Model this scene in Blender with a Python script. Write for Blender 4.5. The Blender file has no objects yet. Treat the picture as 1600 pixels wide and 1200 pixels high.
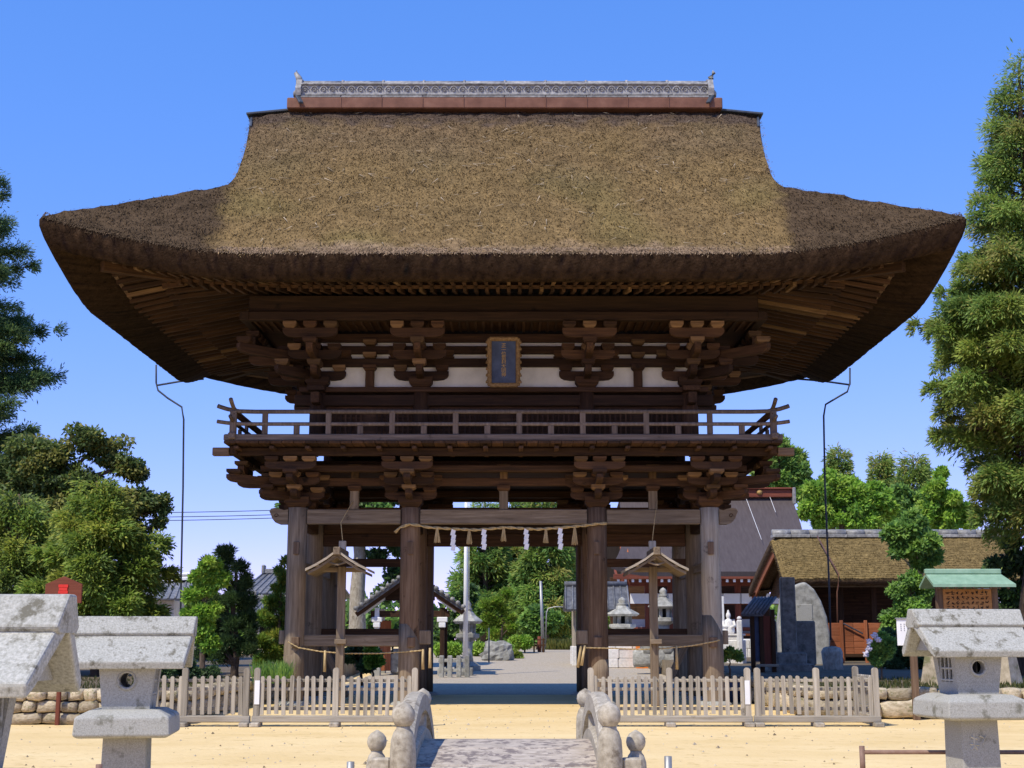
import bpy, math, random
import numpy as np
from mathutils import Vector, Matrix
R = random.Random(11)
NR = np.random.default_rng(5)
S = bpy.context.scene
COL = S.collection
PI = math.pi

# ------------------------------------------------------------------ camera, sky, sun, exposure
PITCH = math.atan(400 / 2150.0)
CAM = Vector((0.16, -26.5, 1.2))
cam_d = bpy.data.cameras.new("camera")
cam_d.sensor_width = 36.0
cam_d.lens = 2150 / 1600 * 36.0
cam_d.clip_end = 3000
cam = bpy.data.objects.new("camera", cam_d)
cam.location = CAM
cam.rotation_euler = (PI / 2 + PITCH, 0, 0)
COL.objects.link(cam)
S.camera = cam

SUN_FROM = Vector((-0.48, -0.53, 1.0)).normalized()
w = bpy.data.worlds.new("World")
S.world = w
w.use_nodes = True
wn = w.node_tree.nodes
wl = w.node_tree.links
sky = wn.new("ShaderNodeTexSky")
sky.sky_type = 'NISHITA'
sky.sun_disc = False
sky.sun_elevation = math.asin(SUN_FROM.z)
sky.sun_rotation = math.atan2(SUN_FROM.x, SUN_FROM.y)
sky.altitude = 0
sky.air_density = 0.5
sky.dust_density = 0.0
sky.ozone_density = 2.0
tint = wn.new("ShaderNodeMix")
tint.data_type = 'RGBA'
tint.blend_type = 'MULTIPLY'
tint.inputs[0].default_value = 1.0
tint.inputs[7].default_value = (1.16, 1.84, 4.1, 1)
sep = wn.new("ShaderNodeSeparateColor")
comb_sky = wn.new("ShaderNodeCombineColor")
wl.new(sky.outputs[0], sep.inputs[0])
for i_, g_ in enumerate((1.0, 0.56, 0.40)):          # colour response of the camera, the same over the whole sky
    pw = wn.new("ShaderNodeMath")
    pw.operation = 'POWER'
    pw.inputs[1].default_value = g_
    wl.new(sep.outputs[i_], pw.inputs[0])
    wl.new(pw.outputs[0], comb_sky.inputs[i_])
wl.new(comb_sky.outputs[0], tint.inputs[6])
wl.new(tint.outputs[2], wn["Background"].inputs[0])
wn["Background"].inputs[1].default_value = 0.15

sd = bpy.data.lights.new("sun", 'SUN')
sd.energy = 4.3
sd.angle = math.radians(0.5)
sd.color = (1.0, 0.92, 0.77)
so = bpy.data.objects.new("sun", sd)
so.rotation_euler = SUN_FROM.to_track_quat('Z', 'Y').to_euler()
so.location = (-20, -20, 40)
COL.objects.link(so)

S.view_settings.view_transform = 'Standard'
S.view_settings.look = 'None'
S.view_settings.exposure = 0.15
S.view_settings.gamma = 1.0
S.view_settings.use_curve_mapping = False
S.cycles.max_bounces = 6
S.cycles.diffuse_bounces = 4
S.cycles.transparent_max_bounces = 4
S.cycles.use_denoising = True


def at(u, v, Y):
    """the point of the plane Y that the photograph shows at pixel (u, v)"""
    f, c, s = 2150.0, math.cos(PITCH), math.sin(PITCH)
    t = (Y - CAM.y) / (f * c - (600 - v) * s)
    return CAM.x + (u - 800) * t, CAM.z + (f * s + (600 - v) * c) * t


def gz(y):
    t = min(1.0, max(0.0, (y - 10) / 40.0))
    return 0.7 * t * t * (3 - 2 * t)


# ------------------------------------------------------------------ materials
def nodes_of(name):
    m = bpy.data.materials.new(name)
    m.use_nodes = True
    nt = m.node_tree
    return m, nt, nt.nodes, nt.links, nt.nodes["Principled BSDF"]


def ramp(n, stops):
    r = n.new("ShaderNodeValToRGB")
    e = r.color_ramp.elements
    while len(e) < len(stops):
        e.new(0.5)
    for i, (p, c) in enumerate(stops):
        e[i].position = p
        e[i].color = (*c, 1)
    return r


def noise_mat(name, stops, scale=4.0, stretch=(1, 1, 1), detail=6, rough=0.85, bump=0.3, bump_scale=None,
              bump_dist=0.01, spots=None, spot_scale=30.0, spot_lo=0.6, rnd=0.25, metallic=0.0, rough_noise=0.62):
    """noise coloured surface; stops: colour ramp; spots: second colour over it; rnd: value change from object to object"""
    m, nt, n, l, b = nodes_of(name)
    tc = n.new("ShaderNodeTexCoord")
    oi = n.new("ShaderNodeObjectInfo")
    mul = n.new("ShaderNodeVectorMath"); mul.operation = 'SCALE'
    comb = n.new("ShaderNodeCombineXYZ")
    for i in range(3):
        l.new(oi.outputs["Random"], comb.inputs[i])
    l.new(comb.outputs[0], mul.inputs[0]); mul.inputs["Scale"].default_value = 37.0
    add = n.new("ShaderNodeVectorMath"); add.operation = 'ADD'
    l.new(tc.outputs["Object"], add.inputs[0]); l.new(mul.outputs[0], add.inputs[1])
    mp = n.new("ShaderNodeMapping"); mp.inputs["Scale"].default_value = stretch
    l.new(add.outputs[0], mp.inputs[0])
    nz = n.new("ShaderNodeTexNoise")
    nz.inputs["Scale"].default_value = scale; nz.inputs["Detail"].default_value = detail
    nz.inputs["Roughness"].default_value = rough_noise
    l.new(mp.outputs[0], nz.inputs["Vector"])
    rp = ramp(n, stops)
    l.new(nz.outputs["Fac"], rp.inputs[0])
    col = rp.outputs[0]
    if spots is not None:
        n2 = n.new("ShaderNodeTexNoise"); n2.inputs["Scale"].default_value = spot_scale; n2.inputs["Detail"].default_value = 5
        n2.inputs["Roughness"].default_value = 0.7
        l.new(add.outputs[0], n2.inputs["Vector"])
        r2 = ramp(n, [(spot_lo, (0, 0, 0)), (min(1, spot_lo + 0.1), (1, 1, 1))])
        l.new(n2.outputs["Fac"], r2.inputs[0])
        mx = n.new("ShaderNodeMix"); mx.data_type = 'RGBA'
        l.new(r2.outputs[0], mx.inputs[0]); l.new(col, mx.inputs[6]); mx.inputs[7].default_value = (*spots, 1)
        col = mx.outputs[2]
    if rnd:
        hs = n.new("ShaderNodeHueSaturation")
        mr = n.new("ShaderNodeMapRange")
        mr.inputs["To Min"].default_value = 1 - rnd; mr.inputs["To Max"].default_value = 1 + rnd
        l.new(oi.outputs["Random"], mr.inputs[0]); l.new(mr.outputs[0], hs.inputs["Value"])
        l.new(col, hs.inputs["Color"])
        col = hs.outputs[0]
    l.new(col, b.inputs["Base Color"])
    b.inputs["Roughness"].default_value = rough
    b.inputs["Metallic"].default_value = metallic
    b.inputs["Specular IOR Level"].default_value = 0.25
    if bump:
        nb = nz
        if bump_scale:
            nb = n.new("ShaderNodeTexNoise"); nb.inputs["Scale"].default_value = bump_scale; nb.inputs["Detail"].default_value = 6
            l.new(mp.outputs[0], nb.inputs["Vector"])
        bp = n.new("ShaderNodeBump"); bp.inputs["Strength"].default_value = bump; bp.inputs["Distance"].default_value = bump_dist
        l.new(nb.outputs["Fac"], bp.inputs["Height"]); l.new(bp.outputs[0], b.inputs["Normal"])
    return m


def wood(name, lo, mid, hi, rnd=0.3, rough=0.8):
    out = []
    for ax in range(3):
        st = [9.0, 9.0, 9.0]; st[ax] = 0.55
        out.append(noise_mat(name + "_" + "xyz"[ax], [(0.25, lo), (0.5, mid), (0.78, hi)], scale=2.6, stretch=st, detail=7,
                             bump=0.5, bump_dist=0.012, rnd=rnd, rough=rough, spots=tuple(c * 0.45 for c in lo), spot_scale=2.2, spot_lo=0.62))
    return out


M = {}
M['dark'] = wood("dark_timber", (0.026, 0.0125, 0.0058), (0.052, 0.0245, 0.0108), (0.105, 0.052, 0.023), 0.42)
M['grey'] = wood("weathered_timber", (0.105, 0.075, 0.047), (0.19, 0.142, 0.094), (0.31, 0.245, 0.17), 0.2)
M['brown'] = wood("brown_column_timber", (0.075, 0.043, 0.025), (0.145, 0.090, 0.054), (0.24, 0.165, 0.105), 0.2)
M['pale'] = wood("pale_bare_timber", (0.21, 0.17, 0.125), (0.34, 0.29, 0.22), (0.48, 0.42, 0.33), 0.15)
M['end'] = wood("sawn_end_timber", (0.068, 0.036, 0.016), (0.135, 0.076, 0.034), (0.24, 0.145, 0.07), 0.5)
M['fence'] = wood("fence_timber", (0.20, 0.17, 0.13), (0.35, 0.31, 0.245), (0.50, 0.45, 0.365), 0.28)
M['rail'] = wood("railing_timber", (0.075, 0.054, 0.040), (0.128, 0.094, 0.072), (0.215, 0.165, 0.13), 0.25)
M['red_board'] = wood("red_brown_board", (0.20, 0.062, 0.024), (0.30, 0.10, 0.042), (0.40, 0.155, 0.075), 0.2)
M['redwood'] = wood("painted_red_timber", (0.11, 0.030, 0.018), (0.16, 0.045, 0.026), (0.22, 0.07, 0.04), 0.2)
M['plaster'] = noise_mat("white_plaster", [(0.3, (0.62, 0.58, 0.47)), (0.7, (0.78, 0.74, 0.62))], scale=3, bump=0.1, rnd=0.05)
M['granite'] = noise_mat("pale_granite", [(0.3, (0.25, 0.245, 0.215)), (0.5, (0.35, 0.345, 0.31)), (0.72, (0.45, 0.445, 0.405))], scale=95, detail=5,
                         bump=0.35, bump_dist=0.004, spots=(0.17, 0.165, 0.13), spot_scale=5, spot_lo=0.575, rnd=0.06)
M['granite_top'] = noise_mat("lichen_granite", [(0.3, (0.26, 0.255, 0.215)), (0.5, (0.38, 0.375, 0.33)), (0.7, (0.50, 0.49, 0.44))], scale=70, detail=5,
                             bump=0.4, bump_dist=0.005, spots=(0.15, 0.14, 0.105), spot_scale=7, spot_lo=0.545, rnd=0.06)
M['bridge'] = noise_mat("bridge_stone", [(0.3, (0.25, 0.215, 0.16)), (0.5, (0.38, 0.335, 0.26)), (0.7, (0.50, 0.45, 0.36))], scale=22, detail=6,
                        bump=0.5, bump_dist=0.008, spots=(0.20, 0.165, 0.12), spot_scale=6, spot_lo=0.56, rnd=0.08)
M['deck'] = noise_mat("worn_deck_stone", [(0.3, (0.30, 0.25, 0.20)), (0.5, (0.45, 0.385, 0.315)), (0.7, (0.57, 0.495, 0.41))], scale=14, stretch=(0.6, 1.6, 1), detail=7,
                      bump=0.5, bump_dist=0.008, spots=(0.20, 0.165, 0.15), spot_scale=9, spot_lo=0.50, rnd=0.05)
M['stone'] = noise_mat("wall_stone", [(0.3, (0.26, 0.21, 0.13)), (0.5, (0.42, 0.35, 0.24)), (0.7, (0.55, 0.47, 0.34))], scale=6, detail=7, bump=0.6,
                       bump_dist=0.02, spots=(0.20, 0.19, 0.09), spot_scale=4, spot_lo=0.55, rnd=0.3)
M['rock'] = noise_mat("garden_rock", [(0.3, (0.18, 0.175, 0.15)), (0.5, (0.32, 0.315, 0.28)), (0.7, (0.46, 0.45, 0.40))], scale=5, detail=7, bump=0.6,
                      bump_dist=0.03, rnd=0.2)
M['darkstone'] = noise_mat("dark_stele_stone", [(0.3, (0.10, 0.10, 0.09)), (0.5, (0.18, 0.18, 0.165)), (0.7, (0.28, 0.28, 0.255))], scale=7, detail=7, bump=0.4,
                           bump_dist=0.01, spots=(0.04, 0.04, 0.04), spot_scale=5, rnd=0.1)
M['whitestone'] = noise_mat("white_stone", [(0.3, (0.60, 0.58, 0.54)), (0.7, (0.82, 0.80, 0.76))], scale=12, bump=0.3, rnd=0.08)
M['ridge_tile'] = noise_mat("ridge_tile", [(0.3, (0.13, 0.125, 0.12)), (0.55, (0.27, 0.265, 0.25)), (0.75, (0.44, 0.43, 0.40))], scale=9, detail=7, bump=0.4,
                            bump_dist=0.006, rough=0.5, rnd=0.2)
M['tile'] = noise_mat("grey_roof_tile", [(0.3, (0.085, 0.088, 0.10)), (0.55, (0.155, 0.16, 0.175)), (0.75, (0.26, 0.265, 0.28))], scale=6, bump=0.3, rough=0.5, rnd=0.25)
M['bark_roof'] = noise_mat("grey_sheet_roof", [(0.3, (0.068, 0.053, 0.050)), (0.6, (0.088, 0.071, 0.068)), (0.8, (0.11, 0.09, 0.086))], scale=3, stretch=(4, 0.6, 0.6),
                           bump=0.2, rough=0.6, rnd=0.0)
M['copper'] = noise_mat("copper_sheet", [(0.3, (0.12, 0.052, 0.030)), (0.55, (0.175, 0.080, 0.048)), (0.75, (0.23, 0.115, 0.072))], scale=3, bump=0.1, rough=0.5, rnd=0.12)
M['verdigris'] = noise_mat("verdigris_copper", [(0.3, (0.19, 0.32, 0.22)), (0.6, (0.27, 0.42, 0.30)), (0.8, (0.36, 0.50, 0.38))], scale=6, bump=0.1, rough=0.6, rnd=0.05)
M['straw_rope'] = noise_mat("straw_rope", [(0.3, (0.34, 0.24, 0.10)), (0.6, (0.52, 0.39, 0.20)), (0.8, (0.64, 0.50, 0.28))], scale=30, stretch=(1, 1, 0.2), bump=0.6, rnd=0.1)
M['paper'] = noise_mat("white_paper", [(0.3, (0.78, 0.78, 0.78)), (0.7, (0.86, 0.86, 0.86))], scale=6, bump=0.0, rnd=0.03)
M['metal'] = noise_mat("grey_pipe", [(0.3, (0.26, 0.26, 0.26)), (0.7, (0.40, 0.40, 0.39))], scale=8, bump=0.1, rough=0.45, metallic=0.5, rnd=0.1)
M['rust'] = noise_mat("brown_pipe", [(0.3, (0.16, 0.09, 0.065)), (0.6, (0.24, 0.155, 0.12)), (0.8, (0.31, 0.21, 0.17))], scale=9, bump=0.3, rough=0.6, rnd=0.1)
M['rod'] = noise_mat("dark_rod", [(0.3, (0.035, 0.045, 0.06)), (0.7, (0.075, 0.085, 0.10))], scale=5, bump=0.0, rough=0.5, rnd=0.1)
M['teal'] = noise_mat("teal_paint", [(0.3, (0.05, 0.33, 0.28)), (0.7, (0.08, 0.42, 0.36))], scale=8, bump=0.05, rough=0.4, rnd=0)
M['gold'] = noise_mat("gold_leaf", [(0.3, (0.30, 0.17, 0.05)), (0.6, (0.52, 0.33, 0.11)), (0.8, (0.70, 0.48, 0.18))], scale=25, bump=0.4, rough=0.5, rnd=0.1)
M['old_gilt'] = noise_mat("worn_gilt", [(0.3, (0.12, 0.065, 0.025)), (0.6, (0.27, 0.165, 0.065)), (0.8, (0.46, 0.31, 0.14))], scale=22, bump=0.4, rough=0.6, rnd=0.1)
M['navy'] = noise_mat("dark_blue_lacquer", [(0.3, (0.028, 0.042, 0.085)), (0.7, (0.060, 0.085, 0.155))], scale=7, bump=0.2, rough=0.5, rnd=0)
M['ink'] = noise_mat("black_ink", [(0.3, (0.015, 0.015, 0.015)), (0.7, (0.03, 0.028, 0.025))], scale=9, bump=0, rnd=0)
M['crimson'] = noise_mat("red_paint", [(0.3, (0.55, 0.03, 0.025)), (0.7, (0.66, 0.05, 0.04))], scale=9, bump=0, rnd=0)
M['orange'] = noise_mat("orange_paint", [(0.3, (0.66, 0.17, 0.03)), (0.7, (0.78, 0.25, 0.05))], scale=5, bump=0.05, rnd=0.08)
M['vermilion'] = noise_mat("vermilion_timber", [(0.3, (0.42, 0.11, 0.03)), (0.7, (0.56, 0.17, 0.05))], scale=5, bump=0.1, rnd=0.1)
M['eave_shade'] = wood("eave_shade_timber", (0.016, 0.0075, 0.0035), (0.030, 0.0145, 0.0065), (0.055, 0.027, 0.012), 0.2)  # dark timber made darker still: shade under the eave put into the colour
M['notice_wood'] = noise_mat("notice_board_wood", [(0.3, (0.36, 0.16, 0.05)), (0.7, (0.52, 0.26, 0.09))], scale=3, stretch=(1, 8, 8), bump=0.2, rnd=0)
M['white_paint'] = noise_mat("white_paint", [(0.3, (0.74, 0.74, 0.73)), (0.7, (0.83, 0.83, 0.82))], scale=4, bump=0.05, rough=0.5, rnd=0.03)
M['bark'] = noise_mat("bark", [(0.3, (0.055, 0.038, 0.026)), (0.55, (0.115, 0.082, 0.058)), (0.75, (0.19, 0.145, 0.105))], scale=6, stretch=(4, 4, 0.7), bump=0.8,
                      bump_dist=0.03, rnd=0.2)
M['pale_bark'] = noise_mat("pale_bark", [(0.3, (0.25, 0.21, 0.15)), (0.55, (0.42, 0.37, 0.28)), (0.75, (0.56, 0.51, 0.41))], scale=5, stretch=(3, 3, 1.2), bump=0.7,
                           bump_dist=0.03, rnd=0.1, spots=(0.13, 0.10, 0.06), spot_scale=5, spot_lo=0.58)
M['earth'] = noise_mat("terrace_earth", [(0.3, (0.09, 0.070, 0.045)), (0.6, (0.16, 0.125, 0.08)), (0.8, (0.24, 0.19, 0.12))], scale=2, bump=0.6, bump_dist=0.03, rnd=0)
M['sand'] = noise_mat("raked_sand", [(0.25, (0.66, 0.475, 0.205)), (0.5, (0.74, 0.55, 0.27)), (0.75, (0.80, 0.62, 0.325))], scale=0.8, stretch=(0.55, 1.1, 1), detail=14,
                      bump=0.5, bump_scale=22, bump_dist=0.03, rnd=0, spots=(0.59, 0.425, 0.185), spot_scale=5.0, spot_lo=0.57, rough=0.95)
M['gravel'] = noise_mat("grey_gravel", [(0.3, (0.27, 0.225, 0.165)), (0.5, (0.40, 0.34, 0.255)), (0.7, (0.52, 0.45, 0.35))], scale=16, detail=9, bump=0.6,
                        bump_dist=0.02, rnd=0, rough=0.95)


def attr_mat(name, rough=0.9, translucent=0.0, bump=0.0, bump_scale=20, bump_dist=0.02, gloss=0.2, mult=None):
    """surface whose own colour is stored on its vertices as 'tint'"""
    m, nt, n, l, b = nodes_of(name)
    a = n.new("ShaderNodeAttribute"); a.attribute_name = "tint"
    col = a.outputs["Color"]
    if mult:
        tc = n.new("ShaderNodeTexCoord")
        nz = n.new("ShaderNodeTexNoise"); nz.inputs["Scale"].default_value = mult; nz.inputs["Detail"].default_value = 8
        nz.inputs["Roughness"].default_value = 0.82
        l.new(tc.outputs["Object"], nz.inputs["Vector"])
        r = ramp(n, [(0.34, (0.20, 0.18, 0.15)), (0.44, (0.80, 0.79, 0.77)), (0.56, (1.08, 1.08, 1.07)), (0.70, (1.6, 1.6, 1.55))])  # dark stops put the shade of small pits in the straw into the colour
        l.new(nz.outputs["Fac"], r.inputs[0])
        mx = n.new("ShaderNodeMix"); mx.data_type = 'RGBA'; mx.blend_type = 'MULTIPLY'; mx.inputs[0].default_value = 1
        l.new(col, mx.inputs[6]); l.new(r.outputs[0], mx.inputs[7])
        col = mx.outputs[2]
    l.new(col, b.inputs["Base Color"])
    b.inputs["Roughness"].default_value = rough
    b.inputs["Specular IOR Level"].default_value = gloss
    if bump:
        tc = n.new("ShaderNodeTexCoord")
        nz = n.new("ShaderNodeTexNoise"); nz.inputs["Scale"].default_value = bump_scale; nz.inputs["Detail"].default_value = 6
        l.new(tc.outputs["Object"], nz.inputs["Vector"])
        bp = n.new("ShaderNodeBump"); bp.inputs["Strength"].default_value = bump; bp.inputs["Distance"].default_value = bump_dist
        l.new(nz.outputs["Fac"], bp.inputs["Height"]); l.new(bp.outputs[0], b.inputs["Normal"])
    if translucent:
        tr = n.new("ShaderNodeBsdfTranslucent")
        l.new(col, tr.inputs["Color"])
        ms = n.new("ShaderNodeMixShader"); ms.inputs[0].default_value = translucent
        l.new(b.outputs[0], ms.inputs[1]); l.new(tr.outputs[0], ms.inputs[2])
        l.new(ms.outputs[0], n["Material Output"].inputs[0])
    return m


M['leaf'] = attr_mat("leaf", rough=0.55, translucent=0.45, gloss=0.3)
M['thatch'] = attr_mat("thatch", rough=0.95, bump=0.9, bump_scale=24, bump_dist=0.03, gloss=0.05, mult=9)
M['blade'] = attr_mat("thatch_straw", rough=0.9, gloss=0.05)

# ------------------------------------------------------------------ object helpers
def link(o, parent=None):
    COL.objects.link(o)
    if parent is not None:
        o.parent = parent
    return o


def tag(o, label, cat, group=None, kind=None):
    o["label"] = label
    o["category"] = cat
    if group: o["group"] = group
    if kind: o["kind"] = kind
    return o


def thing(name, label, cat, loc=(0, 0, 0), rz=0.0, group=None):
    o = bpy.data.objects.new(name, None)
    o.empty_display_size = 0.2
    o.location = loc
    o.rotation_euler = (0, 0, rz)
    link(o)
    return tag(o, label, cat, group)


def mesh(name, v, f, mat, smooth=False):
    me = bpy.data.meshes.new(name)
    me.from_pydata([tuple(p) for p in v], [], f)
    if mat is not None: me.materials.append(mat)
    if smooth:
        me.polygons.foreach_set("use_smooth", [True] * len(me.polygons))
    me.update()
    return me


def put(name, me, parent=None, loc=(0, 0, 0), rot=None, label=None):
    o = bpy.data.objects.new(name, me)
    o.location = loc
    if rot is not None:
        if isinstance(rot, Matrix): o.rotation_euler = rot.to_euler()
        else: o.rotation_euler = rot
    if label: o["label"] = label
    return link(o, parent)


def fast_mesh(name, V, k, mat, tint=None, smooth=False):
    """V: (n*k, 3) array of separate k-sided faces"""
    n = len(V) // k
    me = bpy.data.meshes.new(name)
    me.vertices.add(len(V)); me.vertices.foreach_set("co", np.ascontiguousarray(V, dtype=np.float32).ravel())
    me.loops.add(n * k); me.loops.foreach_set("vertex_index", np.arange(n * k, dtype=np.int32))
    me.polygons.add(n)
    me.polygons.foreach_set("loop_start", np.arange(0, n * k, k, dtype=np.int32))
    me.polygons.foreach_set("loop_total", np.full(n, k, dtype=np.int32))
    if tint is not None:
        set_tint(me, tint)
    me.materials.append(mat)
    me.update(calc_edges=True)
    return me


def set_tint(me, tint):
    a = me.attributes.new("tint", 'FLOAT_COLOR', 'POINT')
    c = np.ones((len(tint), 4), dtype=np.float32); c[:, :3] = tint
    a.data.foreach_set("color", c.ravel())


def cham(sx, sy, sz, b):
    """box with chamfered edges centred on the origin"""
    b = min(b, 0.45 * min(sx, sy, sz))
    x, y, z = sx / 2, sy / 2, sz / 2
    v, idx = [], {}
    for i in (-1, 1):
        for j in (-1, 1):
            for k in (-1, 1):
                for a in range(3):
                    p = [i * x, j * y, k * z]
                    for q, s in zip(range(3), (i, j, k)):
                        if q != a: p[q] -= s * b
                    idx[(i, j, k, a)] = len(v); v.append(p)
    f = []
    def quad(ids):
        pts = [Vector(v[i]) for i in ids]
        nrm = (pts[1] - pts[0]).cross(pts[2] - pts[0])
        c = sum(pts, Vector()) / len(pts)
        f.append(ids if nrm.dot(c) > 0 else ids[::-1])
    for a in range(3):
        o = [q for q in range(3) if q != a]
        for s in (-1, 1):
            ids = []
            for p, q in ((-1, -1), (1, -1), (1, 1), (-1, 1)):
                t = [0, 0, 0]; t[a] = s; t[o[0]] = p; t[o[1]] = q
                ids.append(idx[(*t, a)])
            quad(ids)
        for p in (-1, 1):
            for q in (-1, 1):
                ids = []
                for e, s in ((o[0], -1), (o[0], 1), (o[1], 1), (o[1], -1)):
                    t = [0, 0, 0]; t[a] = s; t[o[0]] = p; t[o[1]] = q
                    ids.append(idx[(*t, e)])
                quad(ids)
    for i in (-1, 1):
        for j in (-1, 1):
            for k in (-1, 1):
                quad([idx[(i, j, k, a)] for a in range(3)])
    return v, f


_cache = {}
def box_mesh(size, mat, bev=0.012):
    key = (tuple(round(s, 3) for s in size), mat if isinstance(mat, str) else mat.name, round(bev, 4))
    if key not in _cache:
        m = M[mat] if isinstance(mat, str) else mat
        if isinstance(m, list): m = m[max(range(3), key=lambda i: size[i])]
        _cache[key] = mesh("box_piece", *cham(*size, bev), m)
    return _cache[key]


def box(name, parent, c, size, mat, bev=0.012, rot=None, label=None):
    return put(name, box_mesh(size, mat, bev), parent, c, rot, label)


def frame_x(d, up=Vector((0, 0, 1))):
    x = Vector(d).normalized()
    y = up.cross(x)
    if y.length < 1e-5: y = Vector((0, 1, 0))
    y.normalize()
    z = x.cross(y)
    return Matrix((x, y, z)).transposed()


def beam(name, parent, p0, p1, w, h, mat, bev=0.01, q=0.02):
    p0, p1 = Vector(p0), Vector(p1)
    L = max(q, round((p1 - p0).length / q) * q)
    return put(name, box_mesh((L, w, h), mat, bev), parent, (p0 + p1) / 2, frame_x(p1 - p0))


def tube_vf(pts, rad, n=8, cap=True, off=0):
    pts = [Vector(p) for p in pts]
    if not hasattr(rad, '__len__'): rad = [rad] * len(pts)
    v, f = [], []
    for i, p in enumerate(pts):
        d = (pts[min(i + 1, len(pts) - 1)] - pts[max(i - 1, 0)]).normalized()
        a = d.orthogonal() if abs(d.z) < 0.95 else Vector((1, 0, 0))
        if abs(d.z) < 0.95: a = d.cross(Vector((0, 0, 1))).normalized()
        b = d.cross(a).normalized(); a = b.cross(d).normalized()
        for k in range(n):
            t = 2 * PI * k / n
            v.append(p + (a * math.cos(t) + b * math.sin(t)) * rad[i])
    for i in range(len(pts) - 1):
        for k in range(n):
            f.append([off + i * n + k, off + i * n + (k + 1) % n, off + (i + 1) * n + (k + 1) % n, off + (i + 1) * n + k])
    if cap:
        f.append([off + k for k in range(n)][::-1]); f.append([off + (len(pts) - 1) * n + k for k in range(n)])
    return v, f


def tube(name, parent, pts, rad, mat, n=8, label=None):
    v, f = tube_vf(pts, rad, n)
    m = M[mat]; m = m[2] if isinstance(m, list) else m
    return put(name, mesh(name, v, f, m, True), parent, label=label)


def lathe_vf(prof, n=20):
    v, f = [], []
    for r, z in prof:
        for k in range(n):
            v.append((r * math.cos(2 * PI * k / n), r * math.sin(2 * PI * k / n), z))
    for i in range(len(prof) - 1):
        for k in range(n):
            f.append([i * n + k, i * n + (k + 1) % n, (i + 1) * n + (k + 1) % n, (i + 1) * n + k])
    f.append([k for k in range(n)][::-1]); f.append([(len(prof) - 1) * n + k for k in range(n)])
    return v, f


def lathe(name, parent, loc, prof, mat, n=20, smooth=True, label=None):
    m = M[mat]; m = m[2] if isinstance(m, list) else m
    me = mesh(name, *lathe_vf(prof, n), m, smooth)
    if smooth:
        me.polygons.foreach_set("use_smooth", [len(p.vertices) == 4 for p in me.polygons])
    return put(name, me, parent, loc, label=label)


def prism_vf(poly, w, axis=1):
    """poly in the (x, z) plane, thickness w along y"""
    n = len(poly)
    v = [(x, -w / 2, z) for x, z in poly] + [(x, w / 2, z) for x, z in poly]
    a = sum(poly[i][0] * poly[(i + 1) % n][1] - poly[(i + 1) % n][0] * poly[i][1] for i in range(n))
    f = [list(range(n)), list(range(2 * n - 1, n - 1, -1))]
    f += [[(i + 1) % n, i, n + i, n + (i + 1) % n] for i in range(n)]
    if a < 0: f = [q[::-1] for q in f]
    return v, f


def prism(name, parent, poly, w, mat, loc=(0, 0, 0), rot=None, ax=0, label=None):
    m = M[mat]; m = m[ax] if isinstance(m, list) else m
    return put(name, mesh(name, *prism_vf(poly, w), m), parent, loc, rot, label)


class MB:
    """several shapes joined into one mesh"""
    def __init__(s): s.v, s.f = [], []
    def add(s, v, f, M4=None):
        o = len(s.v)
        s.v += [tuple(M4 @ Vector(p)) if M4 is not None else tuple(p) for p in v]
        s.f += [[o + i for i in q] for q in f]
        return s
    def box(s, c, size, bev=0.01, M4=None):
        v, f = cham(*size, bev)
        T = Matrix.Translation(Vector(c))
        return s.add(v, f, (M4 @ T) if M4 is not None else T)
    def tube(s, pts, r, n=8): return s.add(*tube_vf(pts, r, n))
    def build(s, name, mat, parent=None, loc=(0, 0, 0), smooth=False, ax=0, label=None):
        m = M[mat]; m = m[ax] if isinstance(m, list) else m
        return put(name, mesh(name, s.v, s.f, m, smooth), parent, loc, label=label)


def copy_tree(o, parent=None):
    c = o.copy()
    COL.objects.link(c)
    c.parent = parent
    for ch in [x for x in bpy.data.objects if x.parent is o]:
        copy_tree(ch, c)
    return c


# ------------------------------------------------------------------ ground
def sheet(name, x0, x1, ys, mat, dz=0.0, nx=2, jag=None):
    v, f = [], []
    for y in ys:
        for i in range(nx):
            x = x0 + (x1 - x0) * i / (nx - 1)
            v.append((x, y, gz(y) + dz))
    for j in range(len(ys) - 1):
        for i in range(nx - 1):
            a = j * nx + i
            f.append([a, a + 1, a + nx + 1, a + nx])
    o = put(name, mesh(name, v, f, M[mat], True))
    o["kind"] = "structure"
    return o


YS = [-60, -30, -10, 0, 6, 10] + [10 + 2 * i for i in range(1, 21)] + [60, 100, 400]
sheet("sand_ground", -400, 400, YS, 'sand')
sheet("gravel_path", -4.4, 30, [4.9, 6.2] + [10 + 2 * i for i in range(0, 21)] + [56], 'gravel', 0.004)

# ------------------------------------------------------------------ the two-storey gate
gate = thing("shrine_gate", "two-storey timber gate with a huge thatched roof and railed balcony", "gate")
XO, XI, YR = 3.96, 1.79, (0.0, 2.4, 4.8)


def column(x, y, z0, z1, r, mat, seed):
    rr = random.Random(seed)
    prof = [(r * 1.0, z0)]
    for i in range(1, 9):
        t = i / 8
        prof.append((r * (1.0 - 0.05 * t + rr.uniform(-0.012, 0.012)), z0 + (z1 - z0) * t))
    o = lathe("column", gate, (x, y, 0), prof, mat, 24)
    return o


k = 0
for row, y in enumerate(YR):
    for x in (-XO, -XI, XI, XO):
        mat = {-XO: 'grey', -XI: 'brown', XI: 'brown', XO: 'pale'}[x] if row == 0 else ('grey' if abs(x) > 3 else 'brown')
        column(x, y, 0.06, 3.70, 0.195, mat, k); k += 1
        lathe("base_stone", gate, (x, y, 0), [(0.34, -0.05), (0.33, 0.03), (0.27, 0.07), (0.2, 0.075)], 'granite', 14)
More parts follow.
